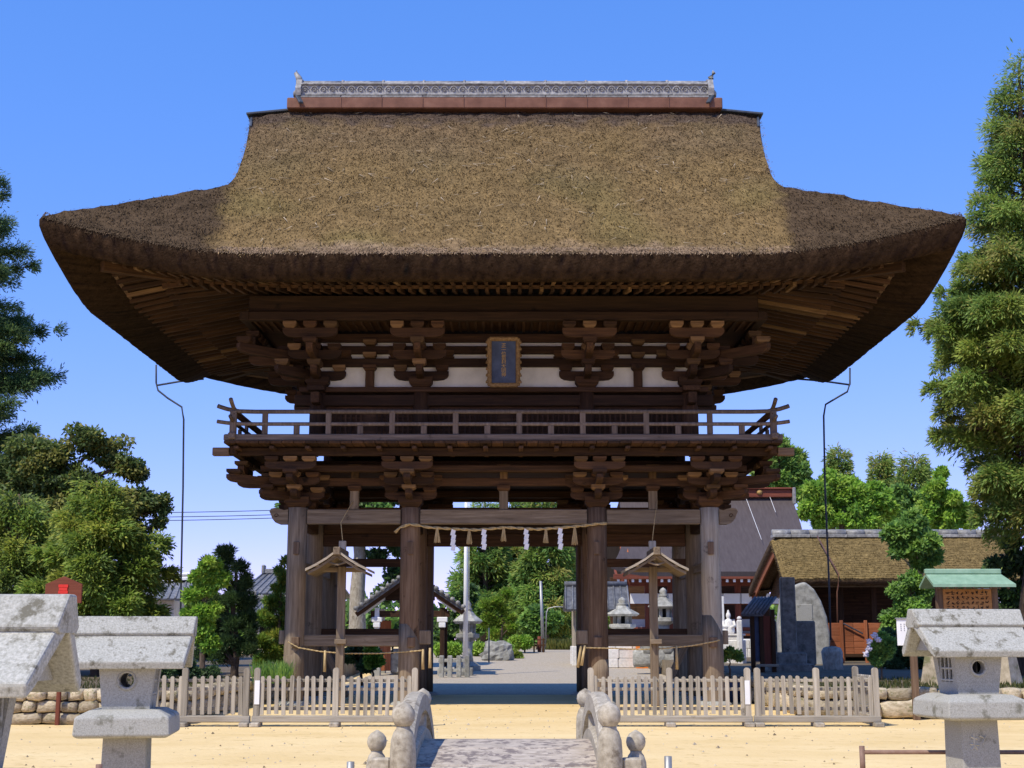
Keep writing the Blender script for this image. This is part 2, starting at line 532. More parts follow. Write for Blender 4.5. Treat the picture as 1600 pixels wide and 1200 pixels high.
# new wood let into the feet of the front columns, its joint cut on the slant
def spliced_foot(x, y, r, zt, slant, ph, mat):
    v, f = [], []
    n = 28
    for lvl in range(4):
        for k in range(n):
            th = 2 * PI * k / n
            top = zt + slant * max(-1, min(1, 1.6 * math.cos(th - ph)))
            z = 0.075 + (top - 0.075) * lvl / 3
            rr_ = r if lvl < 3 else r - 0.003
            v.append((x + rr_ * math.cos(th), y + rr_ * math.sin(th), z))
    for lvl in range(3):
        for k in range(n):
            f.append([lvl * n + k, lvl * n + (k + 1) % n, (lvl + 1) * n + (k + 1) % n, (lvl + 1) * n + k])
    f.append([3 * n + k for k in range(n)])
    put("spliced_foot", mesh("spliced_foot", v, f, M[mat][2], True), gate)
spliced_foot(-XO, 0, 0.199, 1.00, 0.10, 0.4, 'grey')
spliced_foot(-XI, 0, 0.199, 1.34, 0.16, -2.6, 'grey')
spliced_foot(XI, 0, 0.199, 0.72, 0.12, -0.6, 'grey')
spliced_foot(XO, 0, 0.199, 1.46, 0.20, -2.7, 'grey')
# pegs showing on the front columns
for x in (-XO, -XI, XI, XO):
    box("peg", gate, (x - 0.02 * (1 if x > 0 else -1), -0.20, 2.92), (0.11, 0.06, 0.24), 'brown', 0.008)
    box("peg", gate, (x + (0.06 if x < 0 else -0.02), -0.21, 1.16), (0.15, 0.08, 0.19), 'brown', 0.01)
# head tie beams, each row, three bays; carved noses past the corner columns
for row, y in enumerate(YR):
    for a, b in ((-XO, -XI), (-XI, XI), (XI, XO)):
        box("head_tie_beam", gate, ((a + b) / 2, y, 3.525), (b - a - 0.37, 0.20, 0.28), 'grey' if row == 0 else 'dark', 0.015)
NOSE = [(0, -0.14), (0.16, -0.14), (0.24, -0.11), (0.30, -0.04), (0.33, 0.04), (0.36, 0.10), (0.33, 0.155), (0.25, 0.17), (0.16, 0.15), (0.08, 0.125), (0, 0.14)]
for y in YR:
    for s in (-1, 1):
        o = prism("beam_nose", gate, [(s * (x + 0.175), z) for x, z in NOSE], 0.20, 'grey', (s * XO, y, 3.525))
        if y == 0:
            sw = [(0.04 * math.cos(t) * (1 - t / 12) + s * 0.40, 0.04 * math.sin(t) * (1 - t / 12)) for t in [i * 0.5 for i in range(14)]]
            tube("carved_scroll", o, [(x, -0.102, z + 0.02) for x, z in sw], 0.007, 'dark', 5)
# depth tie beams
for x in (-XO, -XI, XI, XO):
    for a, b in ((0, 2.4), (2.4, 4.8)):
        box("depth_tie_beam", gate, (x, (a + b) / 2, 3.49), (0.19, b - a - 0.37, 0.27), 'dark', 0.015)
        if abs(x) > 3:
            box("depth_rail", gate, (x, (a + b) / 2, 1.16), (0.10, b - a - 0.37, 0.17), 'grey', 0.01)
            box("depth_rail", gate, (x, (a + b) / 2, 2.62), (0.10, b - a - 0.37, 0.17), 'grey', 0.01)
# deeper lintels of the middle row, waist rails
for a, b in ((-XO, -XI), (-XI, XI), (XI, XO)):
    box("lintel", gate, ((a + b) / 2, 2.4, 3.25), (b - a - 0.36, 0.15, 0.26), 'dark', 0.012)
    box("upper_wall_beam", gate, ((a + b) / 2, 2.4, 3.83), (b - a - 0.36, 0.16, 0.20), 'dark', 0.012)
for s in (-1, 1):
    c = s * (XO + XI) / 2
    w0 = XO - XI - 0.36
    box("waist_rail", gate, (c, 0.0, 1.19), (w0, 0.11, 0.215), 'grey', 0.012)
    box("waist_rail", gate, (c, 2.4, 1.33), (w0, 0.10, 0.20), 'dark', 0.012)
    box("waist_rail", gate, (c, 4.8, 1.33), (w0, 0.10, 0.18), 'dark', 0.012)
    box("upper_rail", gate, (c, 2.4, 2.78), (w0, 0.10, 0.17), 'dark', 0.012)
    box("waist_nose", gate, (s * (XI - 0.30), 0.0, 1.25), (0.22, 0.10, 0.26), 'grey', 0.012)
    box("waist_nose", gate, (s * (XO + 0.24), 0.0, 1.25), (0.10, 0.10, 0.26), 'grey', 0.012)
    # door jamb boards along the passage
    box("jamb_board", gate, (s * (XI - 0.01), 3.6, 0.60), (0.05, 2.02, 0.95), 'brown', 0.01)
    # sloping brace at the outer rear columns
    beam("brace", gate, (s * (XO - 0.25), 2.25, 1.08), (s * (XO - 0.75), 2.25, 0.05), 0.10, 0.14, 'grey')

# ---------------------------------------------------------------- brackets
def arm_mesh(L, w, h, mat):
    key = ('arm', round(L, 2), w, h, mat)
    if key not in _cache:
        a = L / 2
        e = min(0.22, a * 0.5)
        poly = [(-a, h), (-a, 0.55 * h), (-a + e * 0.15, 0.28 * h), (-a + e * 0.45, 0.08 * h), (-a + e, 0),
                (a - e, 0), (a - e * 0.45, 0.08 * h), (a - e * 0.15, 0.28 * h), (a, 0.55 * h), (a, h)]
        _cache[key] = mesh("arm_piece", *prism_vf(poly, w), M[mat][0])
    return _cache[key]


def block_mesh(s, h, mat):
    key = ('blk', s, h, mat)
    if key not in _cache:
        v, f = [], []
        for q, z in ((0.62, 0), (0.80, 0.16), (1.0, 0.45), (1.0, 1.0)):
            a = s * q / 2
            v += [(-a, -a, z * h), (a, -a, z * h), (a, a, z * h), (-a, a, z * h)]
        for i in range(3):
            for j in range(4):
                f.append([i * 4 + j, i * 4 + (j + 1) % 4, i * 4 + 4 + (j + 1) % 4, i * 4 + 4 + j])
        f += [[3, 2, 1, 0], [12, 13, 14, 15]]
        _cache[key] = mesh("block_piece", v, f, M[mat][0])
    return _cache[key]


def bracket(x, y, z, dirs, tier, step, mat, wide, corner=False):
    """stepped bracket on a column top: bearing block, then arms and small blocks as sub-parts"""
    bh = 0.20
    b = put("bracket_set", block_mesh(0.46, bh, mat), gate, (x, y, z))
    ah, sh = tier * 0.60, tier * 0.40
    def arm(cx, cy, cz, L, ang, w=0.13):
        put("bracket_arm", arm_mesh(L, w, ah, mat), b, (cx, cy, cz - z + 0.0), (0, 0, ang)).location = (cx - x, cy - y, cz - z)
    def blk(cx, cy, cz, s=0.25, m=None):
        mm = m or ('end' if R.random() < 0.5 else mat)
        put("bearing_block", block_mesh(s, sh, mm), b, (cx - x, cy - y, cz - z))
    z0 = z + bh - 0.05
    done = set()
    for dx, dy in dirs:
        L = math.hypot(dx, dy)
        ux, uy = dx / L, dy / L
        diag = abs(ux) > 0.1 and abs(uy) > 0.1
        ang = math.atan2(uy, ux)
        st = step * (math.sqrt(2) if diag else 1)
        tx, ty = -uy, ux
        for k in range(2):
            zz = z0 + k * tier
            r = st * (k + 1) + 0.14
            arm(x + ux * (r - 0.30) / 2, y + uy * (r - 0.30) / 2, zz, r + 0.30, ang, 0.128 - 0.004 * k)
            blk(x + ux * st * (k + 1), y + uy * st * (k + 1), zz + ah, 0.26)
            if not diag:
                if (round(abs(tx)), k) not in done:
                    done.add((round(abs(tx)), k))
                    Lw = wide + 0.22 * k
                    arm(x, y, zz + 0.003, Lw, ang + PI / 2, 0.136)
                    for q in (-1, 1):
                        blk(x + tx * (Lw / 2 - 0.13) * q, y + ty * (Lw / 2 - 0.13) * q, zz + ah)
                # cross arm standing on the projecting end
                px, py = x + ux * st * (k + 1), y + uy * st * (k + 1)
                zz2 = zz + tier
                arm(px, py, zz2, wide - 0.05, ang + PI / 2, 0.124)
                for q in (-1, 0, 1):
                    blk(px + tx * (wide / 2 - 0.155) * q, py + ty * (wide / 2 - 0.155) * q, zz2 + ah, 0.25)
    return b


LZ, LT, LSTEP = 3.70, 0.235, 0.52
for x in (-XI, XI):
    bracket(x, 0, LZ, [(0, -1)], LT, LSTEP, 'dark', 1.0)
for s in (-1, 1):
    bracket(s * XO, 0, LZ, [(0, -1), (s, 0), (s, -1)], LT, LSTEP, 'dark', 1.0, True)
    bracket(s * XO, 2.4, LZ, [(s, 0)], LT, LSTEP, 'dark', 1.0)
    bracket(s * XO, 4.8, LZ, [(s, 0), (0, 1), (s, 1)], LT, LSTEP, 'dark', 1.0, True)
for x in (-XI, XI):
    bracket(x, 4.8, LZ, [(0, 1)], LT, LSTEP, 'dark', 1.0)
# wall beams running through the brackets and struts between them
for y in (0.0, 4.8):
    for zc, h in ((4.20, 0.15),) if y == 0 else ():
        box("through_beam", gate, (0, y, zc), (2 * XO + 0.5, 0.12, h), 'dark', 0.01)
    box("through_beam", gate, (0, y, 4.46), (2 * XO + 0.6, 0.12, 0.16), 'dark', 0.01)
for s in (-1, 1):
    box("through_beam", gate, (s * XO, 2.4, 4.20), (0.115, 5.3, 0.15), 'dark', 0.01)
    box("through_beam", gate, (s * XO, 2.4, 4.46), (0.115, 5.4, 0.16), 'dark', 0.01)
for x in (-(XO + XI) / 2, 0.0, (XO + XI) / 2):
    box("strut", gate, (x, -0.005, 3.89), (0.17, 0.14, 0.45), 'grey', 0.012)
    put("strut_block", block_mesh(0.25, 0.10, 'dark'), gate, (x, -0.004, 4.02))
    box("strut", gate, (x, -0.005, 4.36), (0.15, 0.14, 0.20), 'end', 0.012)
    put("strut_block", block_mesh(0.25, 0.10, 'end'), gate, (x, -0.03, 4.42))
# girders carrying the balcony
GY, GX = -1.04, XO + 1.04
for y in (GY, 4.8 - GY):
    box("balcony_girder", gate, (0, y, 4.65), (2 * GX + 0.5, 0.13, 0.15), 'dark', 0.012)
for s in (-1, 1):
    box("balcony_girder", gate, (s * GX, 2.4, 4.652), (0.13, 4.8 - 2 * GY + 0.5, 0.15), 'dark', 0.012)
for y in (-0.52, 5.32):
    box("middle_girder", gate, (0, y, 4.40), (2 * XO + 1.3, 0.11, 0.12), 'dark', 0.012)
for s in (-1, 1):
    box("middle_girder", gate, (s * (XO + 0.52), 2.4, 4.402), (0.11, 5.9, 0.12), 'dark', 0.012)
# floor boards: front, rear and sides, each board a piece
BY, BX = -1.55, 5.12
for i in range(48):
    x = -BX + (i + 0.5) * (2 * BX / 48)
    L = 1.50
    box("floor_board", gate, (x, BY + L / 2, 4.765 + R.uniform(-0.004, 0.004)), (2 * BX / 48 - 0.008, L, 0.05), 'dark', 0.006)
    box("floor_board", gate, (x, 4.8 - BY - L / 2, 4.765 + R.uniform(-0.004, 0.004)), (2 * BX / 48 - 0.008, L, 0.05), 'dark', 0.006)
for i in range(22):
    y = BY + 1.55 + (i + 0.5) * (4.8 / 22)
    for s in (-1, 1):
        box("floor_board", gate, (s * (BX - 0.62), y, 4.765), (1.24, 4.8 / 22 - 0.008, 0.05), 'dark', 0.006)
box("upper_floor", gate, (0, 2.4, 4.60), (2 * XO - 0.2, 4.6, 0.06), 'dark', 0.01)
# joist ends under the edge
for i in range(16):
    x = -4.9 + i * 9.8 / 15
    box("joist", gate, (x, -0.9, 4.735 - 0.06), (0.09, 1.10, 0.10) if False else (0.085, 1.20, 0.055), 'dark', 0.006)
for s in (-1, 1):
    box("corner_beam_end", gate, (s * (GX + 0.22), -1.25, 4.62), (0.30, 0.14, 0.15), 'brown', 0.012)

# ---------------------------------------------------------------- railing
def rail_curve(p0, p1, flick, n=24):
    p0, p1 = Vector(p0), Vector(p1)
    L = (p1 - p0).length
    pts = []
    for i in range(n + 1):
        t = i / n
        t = 0.5 - 0.5 * math.cos(PI * t)
        p = p0.lerp(p1, t)
        e = min(t, 1 - t) * L
        p.z += flick * max(0.0, 1 - e / 0.55) ** 2.0
        pts.append(p)
    return pts


RY, RX = -1.42, 4.98
for (side, a, b) in (("f", (-RX - 0.30, RY, 0), (RX + 0.30, RY, 0)), ("l", (-RX, RY - 0.30, 0), (-RX, 4.8 - RY + 0.30, 0)),
                     ("r", (RX, RY - 0.30, 0), (RX, 4.8 - RY + 0.30, 0)), ("b", (-RX - 0.30, 4.8 - RY, 0), (RX + 0.30, 4.8 - RY, 0))):
    dz = 0.0 if side in "fb" else 0.035
    fl = 0.11 if side in "fb" else 0.15
    a, b = Vector(a), Vector(b)
    up = lambda z: (a + Vector((0, 0, z + dz)), b + Vector((0, 0, z + dz)))
    tube("top_rail", gate, rail_curve(*up(5.345), fl), 0.040, 'rail', 8)
    tube("middle_rail", gate, rail_curve(*up(5.115), fl * 0.45), 0.036, 'rail', 8)
    ctr = (a + b) / 2 + Vector((0, 0, 4.86 + dz * 0.6))
    L = (b - a).length - 0.28
    box("base_rail", gate, ctr, (L, 0.13, 0.125) if side in "fb" else (0.13, L, 0.12), 'rail', 0.02)
    # posts and short struts
    n = 17 if side in "fb" else 12
    A = a + (b - a).normalized() * 0.30
    B = b - (b - a).normalized() * 0.30
    for i in range(n + 1):
        if side in "lr" and i in (0, n): continue
        p = A.lerp(B, i / n)
        tall = i % 2 == 1 if side in "fb" else i % 2 == 0
        if i in (0, n):
            box("corner_post", gate, (p.x, p.y, 5.12), (0.12, 0.12, 0.50), 'rail', 0.02)
        elif tall:
            box("rail_post", gate, (p.x, p.y, 4.92 + 0.205 + dz / 2), (0.105, 0.06, 0.41) if side in "fb" else (0.06, 0.105, 0.41), 'rail', 0.012)
        else:
            box("rail_strut", gate, (p.x, p.y, 4.92 + 0.085 + dz / 2), (0.11, 0.06, 0.17) if side in "fb" else (0.06, 0.11, 0.17), 'rail', 0.012)
for s in (-1, 1):
    beam("railing_brace", gate, (s * (RX + 0.0), RY - 0.05, 5.33), (s * (RX - 0.62), RY + 1.6, 4.86), 0.07, 0.09, 'dark')

# ---------------------------------------------------------------- upper storey
UX, UI, UY0, UY1 = 3.66, 1.63, 0.20, 4.60
for y in (UY0, UY1):
    for x in (-UX, -UI, UI, UX):
        lathe("upper_column", gate, (x, y, 0), [(0.165, 4.80), (0.162, 5.5), (0.155, 6.08)], 'dark', 16)
for s in (-1, 1):
    lathe("upper_column", gate, (s * UX, 2.4, 0), [(0.165, 4.80), (0.162, 5.5), (0.155, 6.08)], 'dark', 16)
for y, q in ((UY0, 1), (UY1, -1)):
    box("upper_tie_beam", gate, (0, y, 5.83), (2 * UX + 0.9, 0.17, 0.22), 'dark', 0.012)
    box("cap_plate", gate, (0, y, 6.03), (2 * UX + 0.7, 0.34, 0.10), 'dark', 0.012)
    box("wall_sill", gate, (0, y, 4.86), (2 * UX, 0.15, 0.14), 'dark', 0.012)
    for a, b in ((-UX, -UI), (-UI, UI), (UI, UX)):
        box("wall_panel", gate, ((a + b) / 2, y + 0.06 * q, 5.33), (b - a - 0.30, 0.04, 0.80), 'dark', 0.006)
        n = int((b - a - 0.4) / 0.10)
        for i in range(n):
            x = a + 0.2 + (b - a - 0.4) * (i + 0.5) / n
            if q == 1 and abs((a + b) / 2 - x) > 0.09:
                box("lattice_bar", gate, (x, y - 0.02 * q, 5.30), (0.035, 0.035, 0.74), 'dark', 0.004)
    # plaster frieze in front of a dark backing, beams between the strips
    for a, b in ((-UX, -UI), (-UI, UI), (UI, UX)):
        box("plaster_panel", gate, ((a + b) / 2, y + 0.05 * q, 6.56), (b - a - 0.02, 0.05, 0.96), 'plaster', 0.003)
for s in (-1, 1):
    box("upper_tie_beam", gate, (s * UX, 2.4, 5.83), (0.168, 4.4 + 0.9, 0.218), 'dark', 0.012)
    box("cap_plate", gate, (s * UX, 2.4, 6.034), (0.338, 4.4 + 0.7, 0.10), 'dark', 0.012)
    box("wall_panel", gate, (s * (UX - 0.06), 2.4, 5.33), (0.04, 4.1, 0.80), 'dark', 0.006)
    box("plaster_panel", gate, (s * (UX - 0.05), 2.4, 6.56), (0.05, 4.36, 0.96), 'plaster', 0.003)
for y in (UY0, UY1):
    box("frieze_beam", gate, (0, y - 0.035 * (1 if y < 1 else -1), 6.585), (2 * UX + 0.8, 0.14, 0.16), 'dark', 0.01)
    box("frieze_beam", gate, (0, y - 0.035 * (1 if y < 1 else -1), 6.84), (2 * UX + 0.9, 0.138, 0.15), 'dark', 0.01)
    box("frieze_beam", gate, (0, y - 0.035 * (1 if y < 1 else -1), 7.08), (2 * UX + 1.0, 0.136, 0.16), 'dark', 0.01)
for s in (-1, 1):
    for z in (6.583, 6.838, 7.078):
        box("frieze_beam", gate, (s * (UX + 0.035), 2.4, z), (0.134, 5.2, 0.152), 'dark', 0.01)
for s in (-1, 1):
    x = s * (UX + UI) / 2
    box("frieze_strut", gate, (x, UY0 - 0.03, 6.29), (0.17, 0.12, 0.42), 'dark', 0.012)
    put("strut_block", block_mesh(0.26, 0.11, 'dark'), gate, (x, UY0 - 0.04, 6.42))
    put("strut_block", block_mesh(0.26, 0.10, 'end'), gate, (x, UY0 - 0.09, 6.67))
    put("strut_block", block_mesh(0.26, 0.10, 'end'), gate, (x, UY0 - 0.09, 6.93))
UZ, UT, USTEP = 6.08, 0.30, 0.62
for x in (-UI, UI):
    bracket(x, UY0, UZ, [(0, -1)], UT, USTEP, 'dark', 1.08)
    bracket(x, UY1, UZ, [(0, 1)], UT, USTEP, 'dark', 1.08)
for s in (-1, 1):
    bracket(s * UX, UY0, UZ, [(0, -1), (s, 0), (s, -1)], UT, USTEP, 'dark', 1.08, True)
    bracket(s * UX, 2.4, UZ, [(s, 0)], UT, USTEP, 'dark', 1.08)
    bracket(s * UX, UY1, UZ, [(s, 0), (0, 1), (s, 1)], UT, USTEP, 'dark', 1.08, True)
PY, PX = UY0 - 2 * USTEP, UX + 2 * USTEP
PZ = 7.24
for y in (PY, 4.8 - PY):
    box("eave_purlin", gate, (0, y, PZ), (2 * PX + 0.2, 0.16, 0.17), 'eave_shade', 0.012)
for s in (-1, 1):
    box("eave_purlin", gate, (s * PX, 2.4, PZ + 0.003), (0.16, 4.8 - 2 * PY + 0.2, 0.17), 'eave_shade', 0.012)
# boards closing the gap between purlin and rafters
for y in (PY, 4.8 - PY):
    box("eave_filler", gate, (0, y + (0.06 if y < 0 else -0.06), 7.49), (2 * PX - 0.12, 0.06, 0.33), 'eave_shade', 0.006)
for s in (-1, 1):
    box("eave_filler", gate, (s * (PX - 0.06), 2.4, 7.492), (0.06, 4.8 - 2 * PY - 0.25, 0.33), 'eave_shade', 0.006)
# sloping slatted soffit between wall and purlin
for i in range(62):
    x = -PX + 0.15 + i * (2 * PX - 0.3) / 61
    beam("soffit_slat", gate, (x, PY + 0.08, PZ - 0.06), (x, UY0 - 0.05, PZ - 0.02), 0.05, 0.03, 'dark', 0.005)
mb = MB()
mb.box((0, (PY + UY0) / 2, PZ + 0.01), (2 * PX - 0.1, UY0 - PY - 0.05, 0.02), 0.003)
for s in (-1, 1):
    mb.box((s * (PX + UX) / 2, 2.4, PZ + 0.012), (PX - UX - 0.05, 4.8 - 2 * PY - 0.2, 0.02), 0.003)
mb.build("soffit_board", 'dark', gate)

# ---------------------------------------------------------------- roof
HX, YC, HY = 7.95, 2.4, 6.08           # eave half-length, ridge line, half-depth
XK, DK = 5.23, 2.38                    # where the hips meet the gables
EZ = 7.74


def lift(x, y):
    ix, iy = max(0.0, HX - abs(x)) * DK / (HX - XK), max(0.0, HY - abs(y - YC))
    d = min(ix, iy)
    if d >= DK: return 0.0
    r = abs(x) / (HX - d * (HX - XK) / DK) if iy <= ix else abs(y - YC) / (HY - d)
    g = max(0.0, min(1.0, r) - 0.56) / 0.44
    return 0.64 * (1 - d / DK) * g ** 1.55


def slope(d):
    return EZ + 0.865 * d - 0.0068 * d * d


rafters_z = 7.42
def raft_z(x, y):
    """under side of the rafters above plan point"""
    dx = HX - abs(x); dy = HY - abs(y - YC)
    d = min(dx, dy) - 0.9
    return rafters_z + 0.205 * max(0, d) + lift(x, y) * 0.8


def rafter_pair(p_in, p_out, cut):
    """base rafter from the wall outwards, flying rafter above its end"""
    a, b = Vector(p_in), Vector(p_out)
    L = (b - a).length
    m = a.lerp(b, max(0.0, (L - 0.74) / L))
    for nm, q0, q1, off, sz in (("base_rafter", a, m, -0.055, 0.085), ("flying_rafter", a.lerp(b, max(0.0, (L - 1.15) / L)), b, 0.050, 0.075)):
        if (q1 - q0).length < 0.15: continue
        z0, z1 = raft_z(q0.x, q0.y) + off, raft_z(q1.x, q1.y) + off
        beam(nm, gate, (q0.x, q0.y, z0), (q1.x, q1.y, z1), 0.065, sz, 'dark' if R.random() > 0.10 else 'end', 0.004, 0.05)


fx0, fy0 = HX - 0.88, YC - HY + 0.88
n = 70
for i in range(n):
    x = -fx0 + 0.12 + (2 * fx0 - 0.24) * i / (n - 1)
    inner = UY0 - 0.1
    if abs(x) > UX: inner = UY0 - 0.1 - (abs(x) - UX) * (UY0 - 0.1 - fy0) / (fx0 - UX)
    if inner - fy0 < 0.25: continue
    rafter_pair((x, inner, 0), (x, fy0, 0), 0.70 if abs(x) < UX + 0.5 else 0.62)
m_ = 34
for s in (-1, 1):
    for i in range(m_):
        y = fy0 + 0.12 + (YC + (YC - fy0) - fy0 - 0.24) * i / (m_ - 1)
        inner = UX + 0.1
        dyo = max(0.0, UY0 - y, y - UY1)
        if dyo > 0: inner = UX + 0.1 + dyo * (fx0 - UX - 0.1) / (UY0 - fy0)
        if fx0 - inner < 0.25: continue
        rafter_pair((s * inner, y, 0), (s * fx0, y, 0), 0.70 if dyo < 0.5 else 0.62)
    # hip rafters and eave boards
    for q, yw in ((-1, UY0), (1, UY1)):
        ye = YC + q * (YC - fy0)
        beam("hip_rafter", gate, (s * UX, yw, raft_z(UX, yw) - 0.08), (s * (fx0 + 0.05), ye + q * 0.05, raft_z(fx0, ye) - 0.01), 0.15, 0.19, 'dark')
mbk = MB()
for (y_, n_) in ((fy0 + 0.86, 28), (2 * YC - fy0 - 0.86, 28)):
    pr_ = [Vector((-fx0 + 0.8 + (2 * fx0 - 1.6) * i / n_, y_, 0)) for i in range(n_ + 1)]
    for p in pr_: p.z = raft_z(p.x, p.y) + 0.012
    for i in range(n_): mbk.add(*tube_vf([pr_[i], pr_[i + 1]], 0.055, 4))
for s in (-1, 1):
    pr_ = [Vector((s * (fx0 - 0.86), fy0 + 0.8 + (2 * YC - 2 * fy0 - 1.6) * i / 20, 0)) for i in range(21)]
    for p in pr_: p.z = raft_z(p.x, p.y) + 0.012
    for i in range(20): mbk.add(*tube_vf([pr_[i], pr_[i + 1]], 0.055, 4))
mbk.build("rafter_batten", 'dark', gate)
mbb = MB()
for q in (0, 1):
    prev = None
    for i in range(29):
        x = -fx0 + 2 * fx0 * i / 28
        y = fy0 if q == 0 else 2 * YC - fy0
        p = Vector((x, y, raft_z(x, y) + 0.115))
        if prev is not None: mbb.add(*tube_vf([prev, p], 0.045, 4))
        prev = p
    for s in (-1, 1):
        prev = None
        for i in range(21):
            y = fy0 + (2 * YC - 2 * fy0) * i / 20
            p = Vector((s * fx0, y, raft_z(fx0, y) + 0.115))
            if prev is not None and q == 0: mbb.add(*tube_vf([prev, p], 0.045, 4))
            prev = p
mbb.build("eave_board", 'brown', gate)
# roof boards over the rafters
v, f = [], []
nx_, ny_ = 40, 32
for j in range(ny_ + 1):
    for i in range(nx_ + 1):
        x = -fx0 + 2 * fx0 * i / nx_
        y = fy0 + (2 * YC - 2 * fy0) * j / ny_
        v.append((x, y, raft_z(x, y) + 0.10))
for j in range(ny_):
    for i in range(nx_):
        a = j * (nx_ + 1) + i
        f.append([a, a + nx_ + 1, a + nx_ + 2, a + 1])
put("roof_boarding", mesh("roof_boarding", v, f, M['dark'][1]), gate)

# thatch: colour of the straw by place (bare dark corners and ridge band, mossy middle), per vertex
from mathutils import noise as MN
def thatch_tint(P, side):
    out = np.zeros((len(P), 3), dtype=np.float32)
    for i, (x, y, z) in enumerate(P):
        n1 = MN.noise((x * 0.55, y * 0.55, z * 0.5))
        n2 = MN.fractal((x * 2.3 + 9, y * 2.3, z * 2.3), 1.0, 2.0, 4)
        d = HY - abs(y - YC)
        corner = 0.0 if not side else 1.0
        e = abs(x) - (4.95 + 0.118 * d) + 0.22 * n2
        corner = max(corner, min(1.0, max(0.0, 0.5 + e / 0.22)))
        top = min(1.0, max(0.0, (d - 5.15 + 0.45 * n2) / 0.4))
        edge = min(1.0, max(0.0, (0.34 - d + 0.22 * n2) / 0.22)) * min(1, max(0, 0.75 + n1)) if not side else 0.0
        moss = np.array((0.186, 0.126, 0.055)) * (1 + 0.22 * n2) + np.array((-0.022, 0.004, -0.008)) * max(0, n1 * 1.3)
        straw = np.array((0.158, 0.107, 0.060)) * (1 + 0.25 * n2)
        bare = np.array((0.078, 0.053, 0.031)) * (1 + 0.30 * n2)
        pale = np.array((0.235, 0.165, 0.105)) * (1 + 0.3 * n2)
        t = min(1.0, max(0.0, (d - 2.6 + n1 * 2.4) / 2.6))
        c = moss * (1 - t * 0.75) + straw * t * 0.75
        c = c * (1 - edge * 0.85) + pale * edge * 0.85
        c = c * (1 - corner) + bare * corner
        c = c * (1 - top * 0.85) + np.array((0.075, 0.054, 0.042)) * (1 + 0.3 * n2) * top * 0.85
        out[i] = np.clip(c, 0.01, 1)
    return out


def front_half_width(d):
    a = HX - d * (HX - XK) / DK
    b = XK - 0.03 + 0.43 * max(0.0, (d - DK) / (HY - DK)) ** 1.7
    return 0.5 * (a + b + math.sqrt((a - b) ** 2 + 0.02))


def verge_droop(x, d):
    w = max(0.0, abs(x) - 4.6) / 1.0
    return -0.13 * w * w * min(1, max(0, (d - DK) / 2.0))


def top_z(x, y, d, s):
    nz = 0.035 * MN.fractal((x * 3.1, y * 3.1, 1.7), 1.0, 2.0, 3) + 0.028 * MN.noise((x * 7.5, y * 7.5, 4.1))
    return slope(d) + lift(x, y) + nz + verge_droop(x, d)


roof = put("thatched_roof", None, gate) if False else None
# front and back slopes
def slope_part(q):
    ns, nd = 190, 96
    v, f = [], []
    for j in range(nd + 1):
        d = HY * j / nd
        hw = front_half_width(d)
        y = YC + q * (HY - d)
        for i in range(ns + 1):
            x = -hw + 2 * hw * i / ns
            v.append((x, y, top_z(x, y, d, q)))
    for j in range(nd):
        for i in range(ns):
            a = j * (ns + 1) + i
            quad = [a, a + 1, a + ns + 2, a + ns + 1]
            f.append(quad if q < 0 else quad[::-1])
    return v, f


def side_part(s):
    ns, nd = 130, 40
    dm = HX - 4.85
    v, f = [], []
    for j in range(nd + 1):
        d = dm * j / nd
        dy = d * DK / (HX - XK)
        hw = HY - min(dy, DK) if d <= HX - XK else HY - DK - (d - (HX - XK)) * 1.2
        x = s * (HX - d)
        for i in range(ns + 1):
            y = YC - hw + 2 * hw * i / ns
            nz = 0.035 * MN.fractal((x * 3.1, y * 3.1, 1.7), 1.0, 2.0, 3)
            v.append((x, y, slope(dy) + lift(x, y) + nz))
    for j in range(nd):
        for i in range(ns):
            a = j * (ns + 1) + i
            quad = [a, a + 1, a + ns + 2, a + ns + 1]
            f.append(quad[::-1] if s < 0 else quad)
    return v, f


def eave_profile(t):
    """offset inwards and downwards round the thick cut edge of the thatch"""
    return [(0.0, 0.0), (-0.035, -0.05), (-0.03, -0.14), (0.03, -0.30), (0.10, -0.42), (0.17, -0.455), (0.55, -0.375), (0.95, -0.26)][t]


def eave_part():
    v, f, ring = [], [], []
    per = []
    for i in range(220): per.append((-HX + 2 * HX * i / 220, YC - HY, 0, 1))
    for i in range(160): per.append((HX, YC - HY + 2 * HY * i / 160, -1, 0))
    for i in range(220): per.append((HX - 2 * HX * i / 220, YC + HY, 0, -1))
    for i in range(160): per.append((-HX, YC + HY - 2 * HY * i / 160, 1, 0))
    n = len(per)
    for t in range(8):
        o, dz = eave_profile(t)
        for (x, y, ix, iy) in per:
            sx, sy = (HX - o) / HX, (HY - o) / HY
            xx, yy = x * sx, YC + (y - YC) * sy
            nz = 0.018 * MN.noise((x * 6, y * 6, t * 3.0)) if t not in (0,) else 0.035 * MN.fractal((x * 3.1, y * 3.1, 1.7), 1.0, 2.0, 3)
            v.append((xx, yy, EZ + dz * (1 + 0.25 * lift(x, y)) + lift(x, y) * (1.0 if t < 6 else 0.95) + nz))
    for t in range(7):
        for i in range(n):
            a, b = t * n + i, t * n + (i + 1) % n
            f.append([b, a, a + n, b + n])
    return v, f


